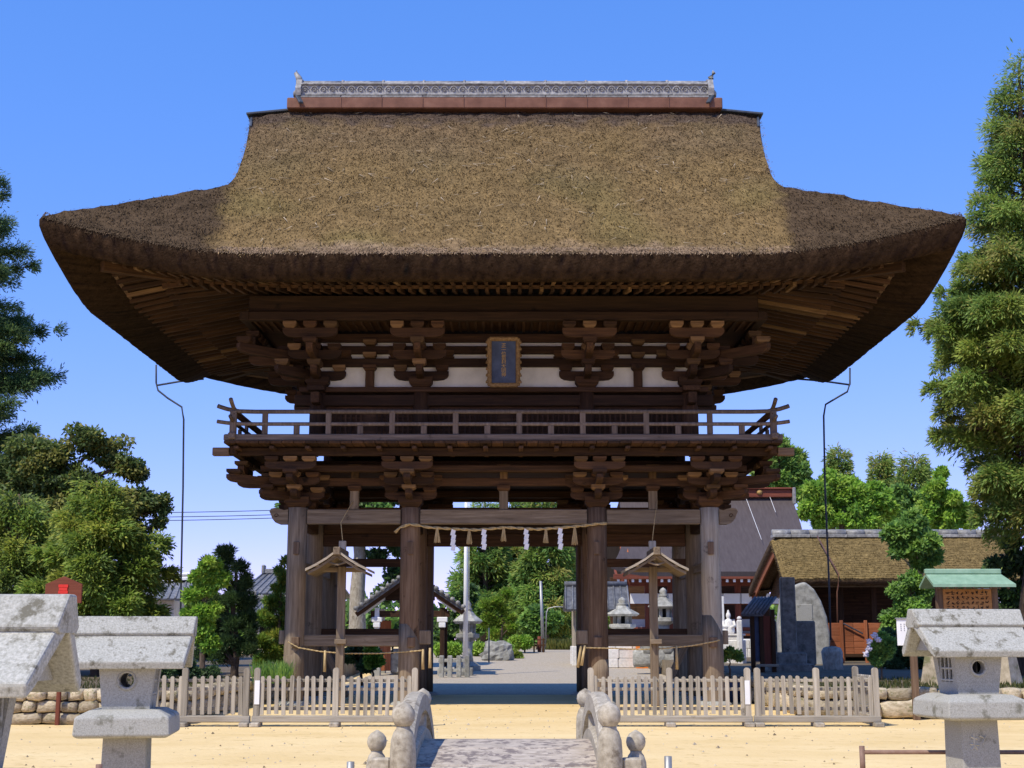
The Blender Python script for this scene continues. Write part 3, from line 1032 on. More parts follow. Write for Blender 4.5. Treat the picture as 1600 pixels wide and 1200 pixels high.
vv, ff = slope_part(-1)
me = mesh("thatched_roof", vv, ff, M['thatch'], True)
front_tint = thatch_tint(vv, False)
set_tint(me, front_tint)
roof = put("thatched_roof", me, gate)
vv2, ff2 = slope_part(1)
me = mesh("rear_slope", vv2, ff2, M['thatch'], True); set_tint(me, thatch_tint(vv2, False)); put("rear_slope", me, roof)
for s in (-1, 1):
    v3, f3 = side_part(s)
    me = mesh("side_slope", v3, f3, M['thatch'], True); set_tint(me, thatch_tint(v3, True)); put("side_slope", me, roof)
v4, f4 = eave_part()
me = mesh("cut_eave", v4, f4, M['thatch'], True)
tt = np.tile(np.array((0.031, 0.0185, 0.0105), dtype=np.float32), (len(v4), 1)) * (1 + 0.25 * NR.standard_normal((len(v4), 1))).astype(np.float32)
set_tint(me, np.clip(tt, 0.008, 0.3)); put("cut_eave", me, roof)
# verges and gable ends
for s in (-1, 1):
    v, f = [], []
    nd = 40
    prof = []
    for j in range(nd + 1):
        t = -1 + 2 * j / nd
        d = HY - (HY - DK) * abs(t)
        y = YC + t * (HY - DK)
        hw = front_half_width(d)
        prof.append((hw, y, top_z(hw, y, d, 0)))
    for hw, y, z in prof:
        v += [(s * hw, y, z), (s * (hw + 0.02), y, z - 0.06), (s * (hw - 0.10), y, z - 0.42), (s * (hw - 0.75), y, z - 0.42)]
    for j in range(nd):
        for q in range(3):
            a = j * 4 + q
            quad = [a, a + 1, a + 5, a + 4]
            f.append(quad if s < 0 else quad[::-1])
    me = mesh("verge", v, f, M['thatch'], True)
    set_tint(me, np.tile(np.array((0.12, 0.085, 0.055), dtype=np.float32), (len(v), 1))); put("verge", me, roof)
    g = [(y - YC, z - 0.40) for hw, y, z in prof]
    prism("gable_wall", roof, g, 0.06, 'dark', (s * 4.9, YC, 0), (0, 0, PI / 2))
    put("verge_sheet", mesh("verge_sheet", *tube_vf([(s * (hw - 0.02), y, z + 0.03) for hw, y, z in prof if abs(y - YC) < 0.9], 0.03, 6), M['rod']), roof)

# loose straws: thin blades lying down the slope, plus the ragged cut edge
def straw(name, P0, T, dirs, N, length, width, parent):
    n = len(P0)
    L = (length * (0.6 + 0.8 * NR.random(n)))[:, None]
    W = (width * (0.6 + 0.8 * NR.random(n)))[:, None]
    side = np.cross(dirs, N); side /= np.linalg.norm(side, axis=1)[:, None] + 1e-9
    a = P0 - side * W; b = P0 + side * W
    c = P0 + dirs * L
    V = np.stack([a, b, c], axis=1).reshape(-1, 3)
    me = fast_mesh(name, V, 3, M['blade'], np.repeat(T, 3, axis=0))
    o = put(name, me, parent)
    o["kind"] = "stuff"
    return o


vf = np.array(vv, dtype=np.float32)
n = 85000
js = NR.integers(0, len(vf), n)
P0 = vf[js] + NR.normal(0, 0.04, (n, 3)) * np.array((1, 1, 0.0))
dcoord = HY - np.abs(P0[:, 1] - YC)
P0[:, 2] = P0[:, 2] + (P0[:, 1] - vf[js][:, 1]) * 0.80 - 0.005
dirs = np.stack([NR.normal(0, 0.38, n), -1.0 + NR.normal(0, 0.2, n), -0.80 + np.abs(NR.normal(0, 0.32, n))], axis=1)
dirs /= np.linalg.norm(dirs, axis=1)[:, None]
Nn = np.tile(np.array((0, -0.62, 0.78)), (n, 1))
T = front_tint[js] * (0.35 + 1.15 * NR.random((n, 1)) + 0.9 * (NR.random((n, 1)) > 0.97))
straw("loose_straw", P0, np.clip(T, 0.01, 0.7).astype(np.float32), dirs, Nn, 0.085, 0.008, roof)
n = 240
js = NR.integers(0, len(vf), n * 3); js = js[np.abs(vf[js][:, 0]) < 4.8][:n]
P0 = vf[js] + np.array((0, -0.02, 0.03))
dirs = np.stack([NR.normal(0, 1.0, n), -np.ones(n) * 0.7, -0.45 + NR.normal(0, 0.15, n)], axis=1); dirs /= np.linalg.norm(dirs, axis=1)[:, None]
straw("pale_straw", P0, np.clip(front_tint[js] * 0 + np.array((0.42, 0.34, 0.24)) * (0.5 + 0.6 * NR.random((n, 1))), 0, 1).astype(np.float32), dirs, np.tile(np.array((0, -0.62, 0.78)), (n, 1)), 0.24, 0.008, roof)
n = 9000
x = NR.uniform(-HX, HX, n)
P0 = np.stack([x, np.full(n, YC - HY) + NR.uniform(-0.02, 0.16, n), np.array([EZ + lift(q, YC - HY) for q in x])], axis=1)
P0[:, 2] += (P0[:, 1] - (YC - HY)) * 0.86 + 0.01
dirs = np.stack([NR.normal(0, 0.25, n), -1.0 + NR.normal(0, 0.15, n), -0.9 + NR.normal(0, 0.25, n)], axis=1); dirs /= np.linalg.norm(dirs, axis=1)[:, None]
cc = np.where(np.abs(x)[:, None] < 4.95, np.array((0.23, 0.16, 0.10)), np.array((0.085, 0.058, 0.034)))
straw("eave_straw", P0, np.clip(cc * (0.5 + 0.9 * NR.random((n, 1))), 0.02, 0.8).astype(np.float32), dirs, np.tile(np.array((0, -0.62, 0.78)), (n, 1)), 0.065, 0.010, roof)

# ridge: copper box with standing seams, tile courses, end tiles
box("ridge_base", roof, (0, YC, 12.79), (9.56, 0.70, 0.25), 'copper', 0.02)
for i in range(11):
    box("copper_seam", roof, (-4.5 + i * 0.9, YC - 0.355, 12.79), (0.018, 0.02, 0.24), 'copper', 0.003)
for s in (-1, 1):
    beam("ridge_skirt", roof, (s * 4.70, YC, 12.70), (s * 5.69, YC, 12.60), 0.42, 0.05, 'rod')
rid = box("tile_ridge", roof, (0, YC, 13.13), (9.0, 0.50, 0.36), 'ridge_tile', 0.02)
def rbox(name, c, size, bev=0.01): return box(name, rid, (c[0], c[1] - YC, c[2] - 13.13), size, 'ridge_tile', bev)
for i in range(10):
    x = -4.05 + i * 0.9
    rbox("lower_course", (x, YC, 12.945), (0.885, 0.66, 0.045))
    rbox("lower_course", (x + 0.1, YC, 13.01), (0.885, 0.60, 0.04))
    rbox("upper_course", (x, YC, 13.255), (0.885, 0.60, 0.04))
    tube("cap_tile", rid, [(x - 0.445, 0, 0.19), (x + 0.435, 0, 0.19)], 0.115, 'ridge_tile', 12)
    tube("cap_joint", rid, [(x - 0.47, 0, 0.193), (x - 0.42, 0, 0.193)], 0.13, 'ridge_tile', 12)
wave = {}
for i in range(44):
    x = -4.4 + i * 8.8 / 43
    key = 'wave'
    if key not in _cache:
        mbw = MB()
        mbw.add(*tube_vf([(0.075 * math.cos(t), -0.27, 0.075 * math.sin(t)) for t in np.linspace(0.1, PI - 0.1, 8)], 0.016, 5))
        mbw.add(*tube_vf([(0.03 * math.cos(t), -0.265, 0.03 * math.sin(t)) for t in np.linspace(0, 2 * PI, 8)], 0.014, 5))
        _cache[key] = mesh("wave_tile", mbw.v, mbw.f, M['ridge_tile'])
    put("wave_tile", _cache[key], rid, (x, 0, 0.0), (0, 0 if i % 2 else PI, 0) if False else (0, 0, 0))
for s in (-1, 1):
    poly = [(-0.34, -0.16), (0.34, -0.16), (0.38, 0.0), (0.30, 0.12), (0.24, 0.24), (0.12, 0.30), (0, 0.33), (-0.12, 0.30), (-0.24, 0.24), (-0.30, 0.12), (-0.38, 0.0)]
    e = prism("ridge_end_tile", rid, poly, 0.12, 'ridge_tile', (s * 4.54, 0, 0.0), (0, 0, PI / 2))
    tube("horn", e, [(0.0, s * -0.02, 0.25), (0.0, -s * 0.05, 0.38), (0.0, -s * 0.12, 0.50), (0.0, -s * 0.10, 0.56)], [0.09, 0.07, 0.045, 0.01], 'ridge_tile', 8)
    lathe("boss", e, (0, -s * 0.0, 0.02), [(0.16, -0.08), (0.17, 0.0), (0.10, 0.10), (0.02, 0.13)], 'ridge_tile', 12)
    beam("verge_foot", rid, (s * 4.56, -0.30, -0.16), (s * 4.44, -0.50, -0.40), 0.10, 0.05, 'rod')

# ------------------------------------------------------------------ plaque under the eave
def text_obj(name, body, size, mat, parent, loc, rot, extrude=0.004, label=None):
    cu = bpy.data.curves.new(name, 'FONT')
    cu.body = body; cu.size = size; cu.extrude = extrude
    cu.align_x = 'CENTER'; cu.align_y = 'CENTER'
    cu.space_line = 0.82
    cu.resolution_u = 2
    cu.materials.append(M[mat])
    o = bpy.data.objects.new(name, cu)
    o.location = loc; o.rotation_euler = rot
    return link(o, parent)


pq = thing("name_plaque", "upright dark blue plaque with gilt frame and gold characters under the eave", "plaque", (0, -0.36, 6.02))
pq.rotation_euler = (math.radians(14), 0, 0)
box("board", pq, (0, 0, 0.47), (0.50, 0.05, 0.84), 'navy', 0.01)
for s in (-1, 1):
    box("frame_side", pq, (s * 0.275, -0.02, 0.47), (0.085, 0.10, 0.93), 'old_gilt', 0.02)
    for i in range(7):
        lathe("carved_boss", pq, (s * 0.315, -0.05, 0.09 + i * 0.127), [(0.03, -0.03), (0.035, 0.0), (0.01, 0.04)], 'old_gilt', 8)
box("frame_top", pq, (0, -0.022, 0.915), (0.56, 0.10, 0.085), 'old_gilt', 0.02)
box("frame_bottom", pq, (0, -0.022, 0.025), (0.56, 0.10, 0.085), 'old_gilt', 0.02)
tx = text_obj("gilt_characters", "\n".join("正一位苗村大明神"), 0.098, 'gold', pq, (0, -0.028, 0.50), (PI / 2, 0, 0))
bpy.context.view_layer.update()
tme = bpy.data.meshes.new_from_object(tx.evaluated_get(bpy.context.evaluated_depsgraph_get()))
bpy.data.objects.remove(tx)
put("gilt_characters", tme, pq, (0, -0.028, 0.50), (PI / 2, 0, 0))

# ------------------------------------------------------------------ ropes
def rope_mesh(parent, name, pts, r, mat='straw_rope'):
    """two strands twisted round each other along a curve"""
    P = []
    for i in range(len(pts) - 1):
        a, b = Vector(pts[i]), Vector(pts[i + 1])
        k = max(2, int((b - a).length / (r * 1.6)))
        for j in range(k): P.append(a.lerp(b, j / k))
    P.append(Vector(pts[-1]))
    mb = MB()
    for ph in (0, PI):
        Q = []
        for i, p in enumerate(P):
            t = i * 0.9 + ph
            d = (P[min(i + 1, len(P) - 1)] - P[max(0, i - 1)]).normalized()
            s1 = d.cross(Vector((0, 1, 0)))
            s1 = s1.normalized() if s1.length > 1e-4 else Vector((1, 0, 0))
            s2 = d.cross(s1)
            Q.append(p + (s1 * math.cos(t) + s2 * math.sin(t)) * r * 0.45)
        mb.tube(Q, r * 0.62, 5)
    return mb.build(name, mat, parent, smooth=True)


def tassel(parent, x, y, z, h, r):
    mb = MB()
    rr = random.Random(int(x * 1000) + int(z * 77))
    for i in range(26):
        a = rr.uniform(0, 2 * PI); q = r * math.sqrt(rr.random())
        mb.tube([(0.012 * math.cos(a), 0.012 * math.sin(a), 0.0), (q * 0.7 * math.cos(a), q * 0.7 * math.sin(a), -h * 0.6), (q * math.cos(a), q * math.sin(a), -h * rr.uniform(0.9, 1.04))], [0.011, 0.009, 0.006], 4)
    mb.tube([(0.0, 0, 0.03), (0, 0, -0.05)], 0.022, 6)
    return mb.build("tassel", 'straw_rope', parent, (x, y, z))


def streamer(parent, x, y, z, w_, h, tilt):
    mb = MB()
    px, pz = 0.0, 0.0
    for i in range(4):
        dx = (0.05, -0.012, 0.05, 0.02)[i] * (1 if tilt > 0 else 1)
        hh = h / 4
        ang = 0.25 * (-1) ** i
        T = Matrix.Translation((px, -0.008 * i, pz - hh / 2)) @ Matrix.Rotation(ang * 1.2, 4, 'Z') @ Matrix.Rotation(tilt, 4, 'Y')
        mb.box((0, 0, 0), (w_, 0.004, hh * 1.15), 0.001, T)
        px += dx * w_ * 7 * (0.25 if i != 1 else 1); pz -= hh * 0.93
    return mb.build("paper_streamer", 'paper', parent, (x, y, z))


rp = thing("shimenawa_rope", "straw rope with tassels and white paper streamers across the central passage", "rope", (0, 0, 0))
pts = []
for (u, v) in ((617, 832), (625, 824), (640, 819), (655, 821), (670, 824), (700, 826), (745, 828), (790, 824), (840, 827), (880, 824), (915, 821), (935, 818), (948, 818)):
    x, z = at(u, v, -0.24); pts.append((x, -0.24, z))
rope_mesh(rp, "rope", pts, 0.030)
for (u, v0, v1) in ((683, 827, 848), (733, 829, 850), (787, 826, 846), (853, 828, 848), (898, 826, 851)):
    x, z = at(u, v0, -0.24); _, z1 = at(u, v1, -0.24)
    tassel(rp, x, -0.24, z, z - z1, 0.062)
for (u, v0, v1) in ((708, 828, 862), (756, 828, 860), (822, 827, 860), (875, 826, 860)):
    x, z = at(u, v0, -0.24); _, z1 = at(u, v1, -0.24)
    streamer(rp, x, -0.26, z, 0.085, z - z1, 0.22)
for s in (-1, 1):
    nm = "left" if s < 0 else "right"
    r2 = thing("bay_rope", ("thin straw rope with tassels across the bay left of the passage" if s < 0 else "thin straw rope with tassels across the bay right of the passage"), "rope", (0, 0, 0), group="thin ropes across the gate's side bays")
    us = ((450, 1003), (466, 1012), (500, 1018), (537, 1021), (590, 1021), (640, 1018), (662, 1016)) if s < 0 else ((916, 1012), (960, 1013), (1000, 1015), (1040, 1013), (1080, 1009), (1112, 1003), (1125, 1000))
    pts = []
    for (u, v) in us:
        x, z = at(u, v, -0.26); pts.append((x, -0.26, z))
    rope_mesh(r2, "rope", pts, 0.014)
    for (u, v0, v1) in (((508, 1018, 1050), (661, 1016, 1046), (672, 1014, 1044)) if s < 0 else ((1057, 1011, 1046), (908, 1011, 1043), (914, 1010, 1040))):
        x, z = at(u, v0, -0.26); _, z1 = at(u, v1, -0.26)
        tube("bamboo_tassel", r2, [(x, -0.26, z + 0.02), (x + (0.0 if u != 914 and u != 908 else -0.07), -0.27, z1)], [0.022, 0.03], 'straw_rope', 6)

# roofed posts in the side bays
for s, X in ((-1, -3.04), (1, 2.81)):
    t = thing("roofed_post", "timber post with a little gabled roof in the " + ("left" if s < 0 else "right") + " bay of the gate", "roofed post", (X, -0.40, 0), group="roofed posts in the gate's side bays")
    box("post", t, (0, 0, 1.28), (0.15, 0.15, 2.56), 'grey', 0.012)
    box("finial_block", t, (0, 0.02, 2.86), (0.13, 0.13, 0.36), 'pale', 0.01)
    box("cross_peg", t, (0.02, -0.14, 1.17), (0.22, 0.10, 0.09), 'grey', 0.01)
    for layer, (hw, dz, th) in enumerate(((0.57, 0.0, 0.045), (0.53, -0.055, 0.05))):
        for q in (-1, 1):
            top = [(0.0, 2.83 + dz), (q * hw * 0.35, 2.685 + dz), (q * hw * 0.7, 2.565 + dz), (q * hw, 2.485 + dz)]
            poly = top + [(x, z - th) for x, z in top[::-1]]
            prism("roof_board", t, poly, 1.30 - 0.1 * layer, 'pale' if layer == 0 else 'grey', (0, -0.18, 0), ax=0)
    box("ridge_piece", t, (0, -0.18, 2.80), (0.13, 1.36, 0.15), 'grey', 0.015)
    mb = MB()
    for (a, b) in (((0.0, 2.70), (-0.16, 2.60)), ((0.0, 2.70), (0.16, 2.60)), ((-0.16, 2.60), (0.0, 2.55)), ((0.16, 2.60), (0.0, 2.55))):
        mb.tube([(a[0], -0.74, a[1]), (b[0], -0.74, b[1])], 0.02, 5)
    mb.build("gable_pendant", 'grey', t)
    beam("purlin", t, (-0.36, -0.8, 2.55), (-0.36, 0.40, 2.55), 0.07, 0.07, 'grey')
    beam("purlin", t, (0.36, -0.8, 2.55), (0.36, 0.40, 2.55), 0.07, 0.07, 'grey')
    beam("bracket_arm", t, (-0.42, 0, 2.50), (0.42, 0, 2.50), 0.09, 0.09, 'grey')
    cord = tube("cord", t, [(0, 0.02, 3.02), (0.06 * s * 1, 0.15, 3.4), (0.14, 0.3, 3.82)], 0.008, 'straw_rope', 5)

# ------------------------------------------------------------------ picket fences
def picket_mesh(h, w_, d):
    key = ('picket', round(h, 3), w_, d)
    if key not in _cache:
        a = w_ / 2
        poly = [(-a, 0), (a, 0), (a, h - a * 0.9)] + [(a * math.cos(t), h - a * 0.9 + a * 0.9 * math.sin(t)) for t in (0.5, 1.05, 1.57, 2.1, 2.64)] + [(-a, h - a * 0.9)]
        _cache[key] = mesh("picket_piece", *prism_vf(poly, d), M['fence'][2])
    return _cache[key]


FY = -6.55
FS = 2150 / 19.95 * 1.0
def fx(u): return at(u, 1080, FY)[0]


def fence(label, u0, u1, posts, pitch=11.2, ret=None, u_open=None):
    t = thing("picket_fence", label, "fence", (fx(u0), FY, 0), group="low picket fences before the gate")
    X0, W = 0.0, fx(u1) - fx(u0)
    for z in (0.635, 0.515, 0.245):
        box("rail", t, (W / 2, 0.035, z), (W, 0.03, 0.045), 'fence', 0.005)
    box("base_beam", t, (W / 2, 0.0, 0.105), (W + 0.06, 0.085, 0.095), 'fence', 0.012)
    px = [fx(p) - fx(u0) for p in posts]
    for p in px:
        put("post", picket_mesh(0.71, 0.082, 0.075), t, (p, 0.0, 0.105))
        box("foot", t, (p, 0.0, 0.03), (0.13, 0.34, 0.062), 'fence', 0.01)
    n = int((u1 - u0) / pitch)
    rr = random.Random(int(u0))
    for i in range(n + 1):
        x = W * i / n
        if min(abs(x - p) for p in px) < 0.062: continue
        put("picket", picket_mesh(0.535, 0.056, 0.022), t, (x + rr.uniform(-0.004, 0.004), -0.012, 0.165 + rr.uniform(-0.014, 0.012)), (0, rr.uniform(-0.022, 0.022), rr.uniform(-0.05, 0.05)))
    if ret:
        for z in (0.635, 0.515, 0.245):
            box("return_rail", t, (W - 0.02, ret / 2, z), (0.03, ret, 0.045), 'fence', 0.005)
        box("base_beam", t, (W, ret / 2 + 0.06, 0.105), (0.085, ret, 0.095), 'fence', 0.012)
        m = int(ret / 0.105)
        for i in range(1, m):
            put("picket", picket_mesh(0.535, 0.056, 0.022), t, (W + 0.012, ret * i / m, 0.165), (0, 0, PI / 2))
        put("post", picket_mesh(0.71, 0.082, 0.075), t, (W, ret, 0.105))
        box("foot", t, (W, ret, 0.03), (0.34, 0.13, 0.062), 'fence', 0.01)
    return t


fence("picket fence leftmost of four, beside the stone lantern and stone wall", 222, 389, [222, 289, 385], 11.7)
f2 = fence("picket fence left of the passage with a white paper notice on its left post", 398, 652, [401.5, 524.6, 648])
f3 = fence("picket fence right of the passage with a white paper notice on its right post", 919, 1171, [923, 1046, 1168])
f4 = fence("picket fence rightmost of four, with a short side turning back", 1180, 1371, [1183.5, 1275.6, 1368], ret=1.25)
for par, u, lab in ((f2, 401.5, "narrow white paper notice on the fence post left of the passage"), (f3, 1168, "narrow white paper notice on the fence post right of the passage")):
    x, z = at(u, 1082, FY - 0.05)
    o = box("paper_notice", None, (x, FY - 0.043, z), (0.072, 0.008, 0.33), 'white_paint', 0.002)
    tag(o, lab, "notice", "paper notices on fence posts")
for i in range(2):
    pass

# ------------------------------------------------------------------ stone lanterns
def lantern(label, X, Y, rz):
    t = thing("stone_lantern", label, "stone lantern", (X, Y, 0), rz, "stone lanterns along the approach")
    pv, pf = [], []
    for (a, z) in ((0.175, -0.05), (0.168, 0.45)):
        pv += [(-a, -a, z), (a, -a, z), (a, a, z), (-a, a, z)]
    pf = [[0, 1, 5, 4], [1, 2, 6, 5], [2, 3, 7, 6], [3, 0, 4, 7], [4, 5, 6, 7]]
    put("post", mesh("lantern_post", pv, pf, M['granite']), t)
    # platform with sloping shoulders
    v, f = [], []
    for (a, z) in ((0.34, 0.445), (0.37, 0.465), (0.362, 0.60), (0.345, 0.615), (0.27, 0.655), (0.20, 0.66)):
        v += [(-a, -a, z), (a, -a, z), (a, a, z), (-a, a, z)]
    for i in range(5):
        for j in range(4):
            f.append([i * 4 + j, i * 4 + (j + 1) % 4, i * 4 + 4 + (j + 1) % 4, i * 4 + 4 + j])
    f += [[3, 2, 1, 0], [20, 21, 22, 23]]
    put("platform", mesh("lantern_platform", v, f, M['granite']), t)
    # fire box, wider at the top, round hole in front and rear, lattice windows in the sides
    b, a, z0, z1 = 0.185, 0.225, 0.66, 1.06
    fb = put("fire_box", None, t) if False else None
    v, f = [], []
    n = 24
    def side_pt(q, x, zz):
        h = b + (a - b) * (zz - z0) / (z1 - z0)
        return {0: (x * h, -h, zz), 1: (h, x * h, zz), 2: (-x * h, h, zz), 3: (-h, -x * h, zz)}[q]
    for q in (0, 2):           # faces with a round hole
        base = len(v)
        for k in range(n):
            th = 2 * PI * k / n
            c, s_ = math.cos(th), math.sin(th)
            m_ = max(abs(c), abs(s_))
            v.append(side_pt(q, c / m_, (z0 + z1) / 2 + s_ / m_ * (z1 - z0) / 2))
        for k in range(n):
            th = 2 * PI * k / n
            v.append(side_pt(q, 0.27 * math.cos(th), 0.885 + 0.056 * math.sin(th)))
        for k in range(n):
            p = Vector(v[base + n + k]); nrm = Vector((0, 1 if q == 0 else -1, 0))
            v.append(p + nrm * 0.07)
        for k in range(n):
            k2 = (k + 1) % n
            f.append([base + k, base + k2, base + n + k2, base + n + k])
            f.append([base + n + k, base + n + k2, base + 2 * n + k2, base + 2 * n + k])
    for q in (1, 3):           # faces with a square window
        base = len(v)
        xs, zs = (-1, -0.62, 0.62, 1), (z0, z0 + 0.10, z1 - 0.07, z1)
        for zz in zs:
            for x in xs: v.append(side_pt(q, x, zz))
        for j in range(3):
            for i in range(3):
                if i == 1 and j == 1: continue
                f.append([base + j * 4 + i, base + j * 4 + i + 1, base + j * 4 + i + 5, base + j * 4 + i + 4])
        ids = [base + 5, base + 6, base + 10, base + 9]
        nn = len(v)
        for i in ids:
            p = Vector(v[i]); v.append(p - Vector((1 if q == 1 else -1, 0, 0)) * 0.06)
        for i in range(4):
            f.append([ids[i], ids[(i + 1) % 4], nn + (i + 1) % 4, nn + i])
    nn = len(v)
    v += [(-a, -a, z1), (a, -a, z1), (a, a, z1), (-a, a, z1)]; f.append([nn, nn + 1, nn + 2, nn + 3])
    fb = put("fire_box", mesh("lantern_fire_box", v, f, M['granite']), t)
    ring = MB()
    ring.add(*tube_vf([(0.068 * math.cos(th), -0.206, 0.885 + 0.068 * math.sin(th)) for th in np.linspace(0, 2 * PI, 25)], 0.013, 6, False))
    ring.build("hole_ring", 'granite', fb, smooth=True)
    for s in (-1, 1):
        mb = MB()
        for i in range(4):
            y = -0.115 + 0.23 * i / 3
            mb.box((s * 0.185, y, 0.875), (0.022, 0.02, 0.23), 0.003)
        for i in range(3):
            mb.box((s * 0.188, 0, 0.775 + 0.10 * i), (0.018, 0.24, 0.018), 0.003)
        mb.build("window_lattice", 'granite', fb)
        box("shade_sheet", fb, (s * 0.15, 0, 0.875), (0.008, 0.22, 0.22), 'ink', 0.001)  # black sheet behind the lattice, painting the dark inside of the fire box
    # roof: gabled slab, longer along the ridge than along the eave
    hr, he, zr, ze = 0.50, 0.455, 1.345, 1.03
    dy = 0.34
    v = [(-hr, 0, zr), (hr, 0, zr), (-he, -dy, ze), (he, -dy, ze), (-he, dy, ze), (he, dy, ze),
         (-hr, 0, zr - 0.10), (hr, 0, zr - 0.10), (-he, -dy + 0.015, ze - 0.06), (he, -dy + 0.015, ze - 0.06), (-he, dy - 0.015, ze - 0.06), (he, dy - 0.015, ze - 0.06),
         (-he, -dy + 0.09, ze - 0.02), (he, -dy + 0.09, ze - 0.02), (-he, dy - 0.09, ze - 0.02), (he, dy - 0.09, ze - 0.02)]
    f = [[0, 2, 3, 1], [1, 5, 4, 0], [2, 8, 9, 3], [5, 11, 10, 4], [8, 12, 13, 9], [11, 15, 14, 10], [12, 6, 7, 13], [15, 7, 6, 14],
         [0, 6, 12, 8, 2], [1, 3, 9, 13, 7], [0, 4, 10, 14, 6], [1, 7, 15, 11, 5]]
    rf = put("roof", mesh("lantern_roof", v, f, M['granite_top']), t)
    # raised ridge course
    k = 0.33
    e = 0.022
    yy, zz = -dy * k, zr - (zr - ze) * k
    hk = hr - (hr - he) * k
    pts = []
    nrm = Vector((0, -(zr - ze), dy)).normalized()
    nv = Vector((0, -abs(zr - ze), dy)).normalized()
    off = Vector((0, -(zr - ze), dy)).normalized() * e
    v = [(-hr - 0.012, -0.045, zr + 0.045), (hr + 0.012, -0.045, zr + 0.045), (-hr - 0.012, 0.045, zr + 0.045), (hr + 0.012, 0.045, zr + 0.045)]
    for s in (-1, 1):
        v += [(-hk - 0.012, s * (-yy + 0.028), zz + 0.012), (hk + 0.012, s * (-yy + 0.028), zz + 0.012), (-hk - 0.012, s * (-yy + 0.004), zz - 0.012), (hk + 0.012, s * (-yy + 0.004), zz - 0.012)]
    # front s=-1 gives indices 4..7, rear 8..11
    f = [[0, 1, 3, 2], [0, 4, 5, 1], [3, 9, 8, 2], [4, 6, 7, 5], [9, 11, 10, 8], [0, 2, 8, 10, 6, 4], [1, 5, 7, 11, 9, 3]]
    put("ridge_course", mesh("lantern_ridge", v, f, M['granite_top']), rf)
    for s in (-1, 1):
        poly = [(-dy + 0.12, ze + 0.0), (dy - 0.12, ze + 0.0), (0, zr - 0.13)]
        prism("gable_panel", rf, poly, 0.05, 'granite', (s * (he - 0.11), 0, 0), (0, 0, PI / 2))
    for ch in t.children_recursive:
        if ch.name.split('.')[0] in ('roof', 'ridge_course', 'platform', 'post'):
            bv_ = ch.modifiers.new('worn_edges', 'BEVEL'); bv_.width = 0.011; bv_.segments = 2; bv_.limit_method = 'ANGLE'
    return t


def lx(u, d): return CAM.x + (u - 800) * d / 2150.0
lantern("nearest stone lantern, cut by the left edge, before the red crest board", lx(-62, 5.9), CAM.y + 5.9, math.radians(-1))
lantern("stone lantern standing whole to the left of the picket fences", lx(217, 11.4), CAM.y + 11.4, math.radians(7))
l3 = lantern("stone lantern on the right before the green-roofed notice board", lx(1497, 12.4), CAM.y + 12.4, math.radians(8))
l3.location.z = 0.08
# carved character low on the right lantern's post
cmb = MB()
for (x0, z0_, x1, z1_) in ((-0.09, 0.30, -0.03, 0.28), (-0.06, 0.33, -0.06, 0.20), (-0.10, 0.24, -0.02, 0.23), (-0.09, 0.19, -0.06, 0.23), (-0.03, 0.19, -0.06, 0.23), (-0.01, 0.31, 0.03, 0.29), (0.05, 0.31, 0.01, 0.24)):
    cmb.tube([(x0, -0.172, z0_), (x1, -0.172, z1_)], 0.008, 4)
cmb.build("carved_character", 'rock', l3)

# ------------------------------------------------------------------ arched stone bridge
br = thing("stone_bridge", "small arched stone bridge with curved parapets and onion finial posts", "bridge", (0.115, CAM.y + 11.6, 0))
def dz_(y): return 0.40 - 0.115 * y * y
for i in range(8):
    y0 = -2.0 + i * 0.5 + (0.0)
    y1 = y0 + 0.492
    ym = (y0 + y1) / 2
    beamz = (dz_(y0) + dz_(y1)) / 2
    a = math.atan2(dz_(y1) - dz_(y0), y1 - y0)
    put("deck_slab", box_mesh((1.46, 0.497, 0.16), 'deck', 0.012), br, (0, ym, beamz - 0.08), (a, 0, 0))
def bar_path(zs, off, n=28, y0=-1.75, y1=1.75):
    return [(off, y0 + (y1 - y0) * i / n, zs(y0 + (y1 - y0) * i / n)) for i in range(n + 1)]
def railz(y): return 0.78 - 0.165 * y * y - 0.02 * y ** 4 * 0.3
def sweep(path, w_, h):
    v, f = [], []
    for (x, y, z) in path:
        v += [(x - w_ / 2, y, z - h), (x + w_ / 2, y, z - h), (x + w_ / 2, y, z - 0.02), (x + w_ / 2 - 0.03, y, z), (x - w_ / 2 + 0.03, y, z), (x - w_ / 2, y, z - 0.02)]
    n = len(path)
    for i in range(n - 1):
        for k in range(6):
            a = i * 6 + k; b = i * 6 + (k + 1) % 6
            f.append([a, a + 6, b + 6, b])
    f.append(list(range(6))); f.append([(n - 1) * 6 + k for k in range(6)][::-1])
    return v, f
ONION = [(0.062, 0.0), (0.075, 0.01), (0.098, 0.05), (0.105, 0.09), (0.098, 0.135), (0.07, 0.175), (0.03, 0.20), (0.006, 0.215)]
def bridge_post(x, y, ztop, r=1.0, parent=br, name="post"):
    zb = ztop - 0.205 * r
    p = lathe(name, parent, (x, y, 0), [(0.115 * r, -0.15), (0.115 * r, zb - 0.22 * r), (0.108 * r, zb - 0.12 * r), (0.085 * r, zb - 0.05 * r), (0.062 * r, zb - 0.02 * r), (0.062 * r, zb)], 'bridge', 20)
    q = lathe("onion_finial", p, (0, 0, zb), [(a * r, z * r) for a, z in ONION], 'bridge', 20)
    return p
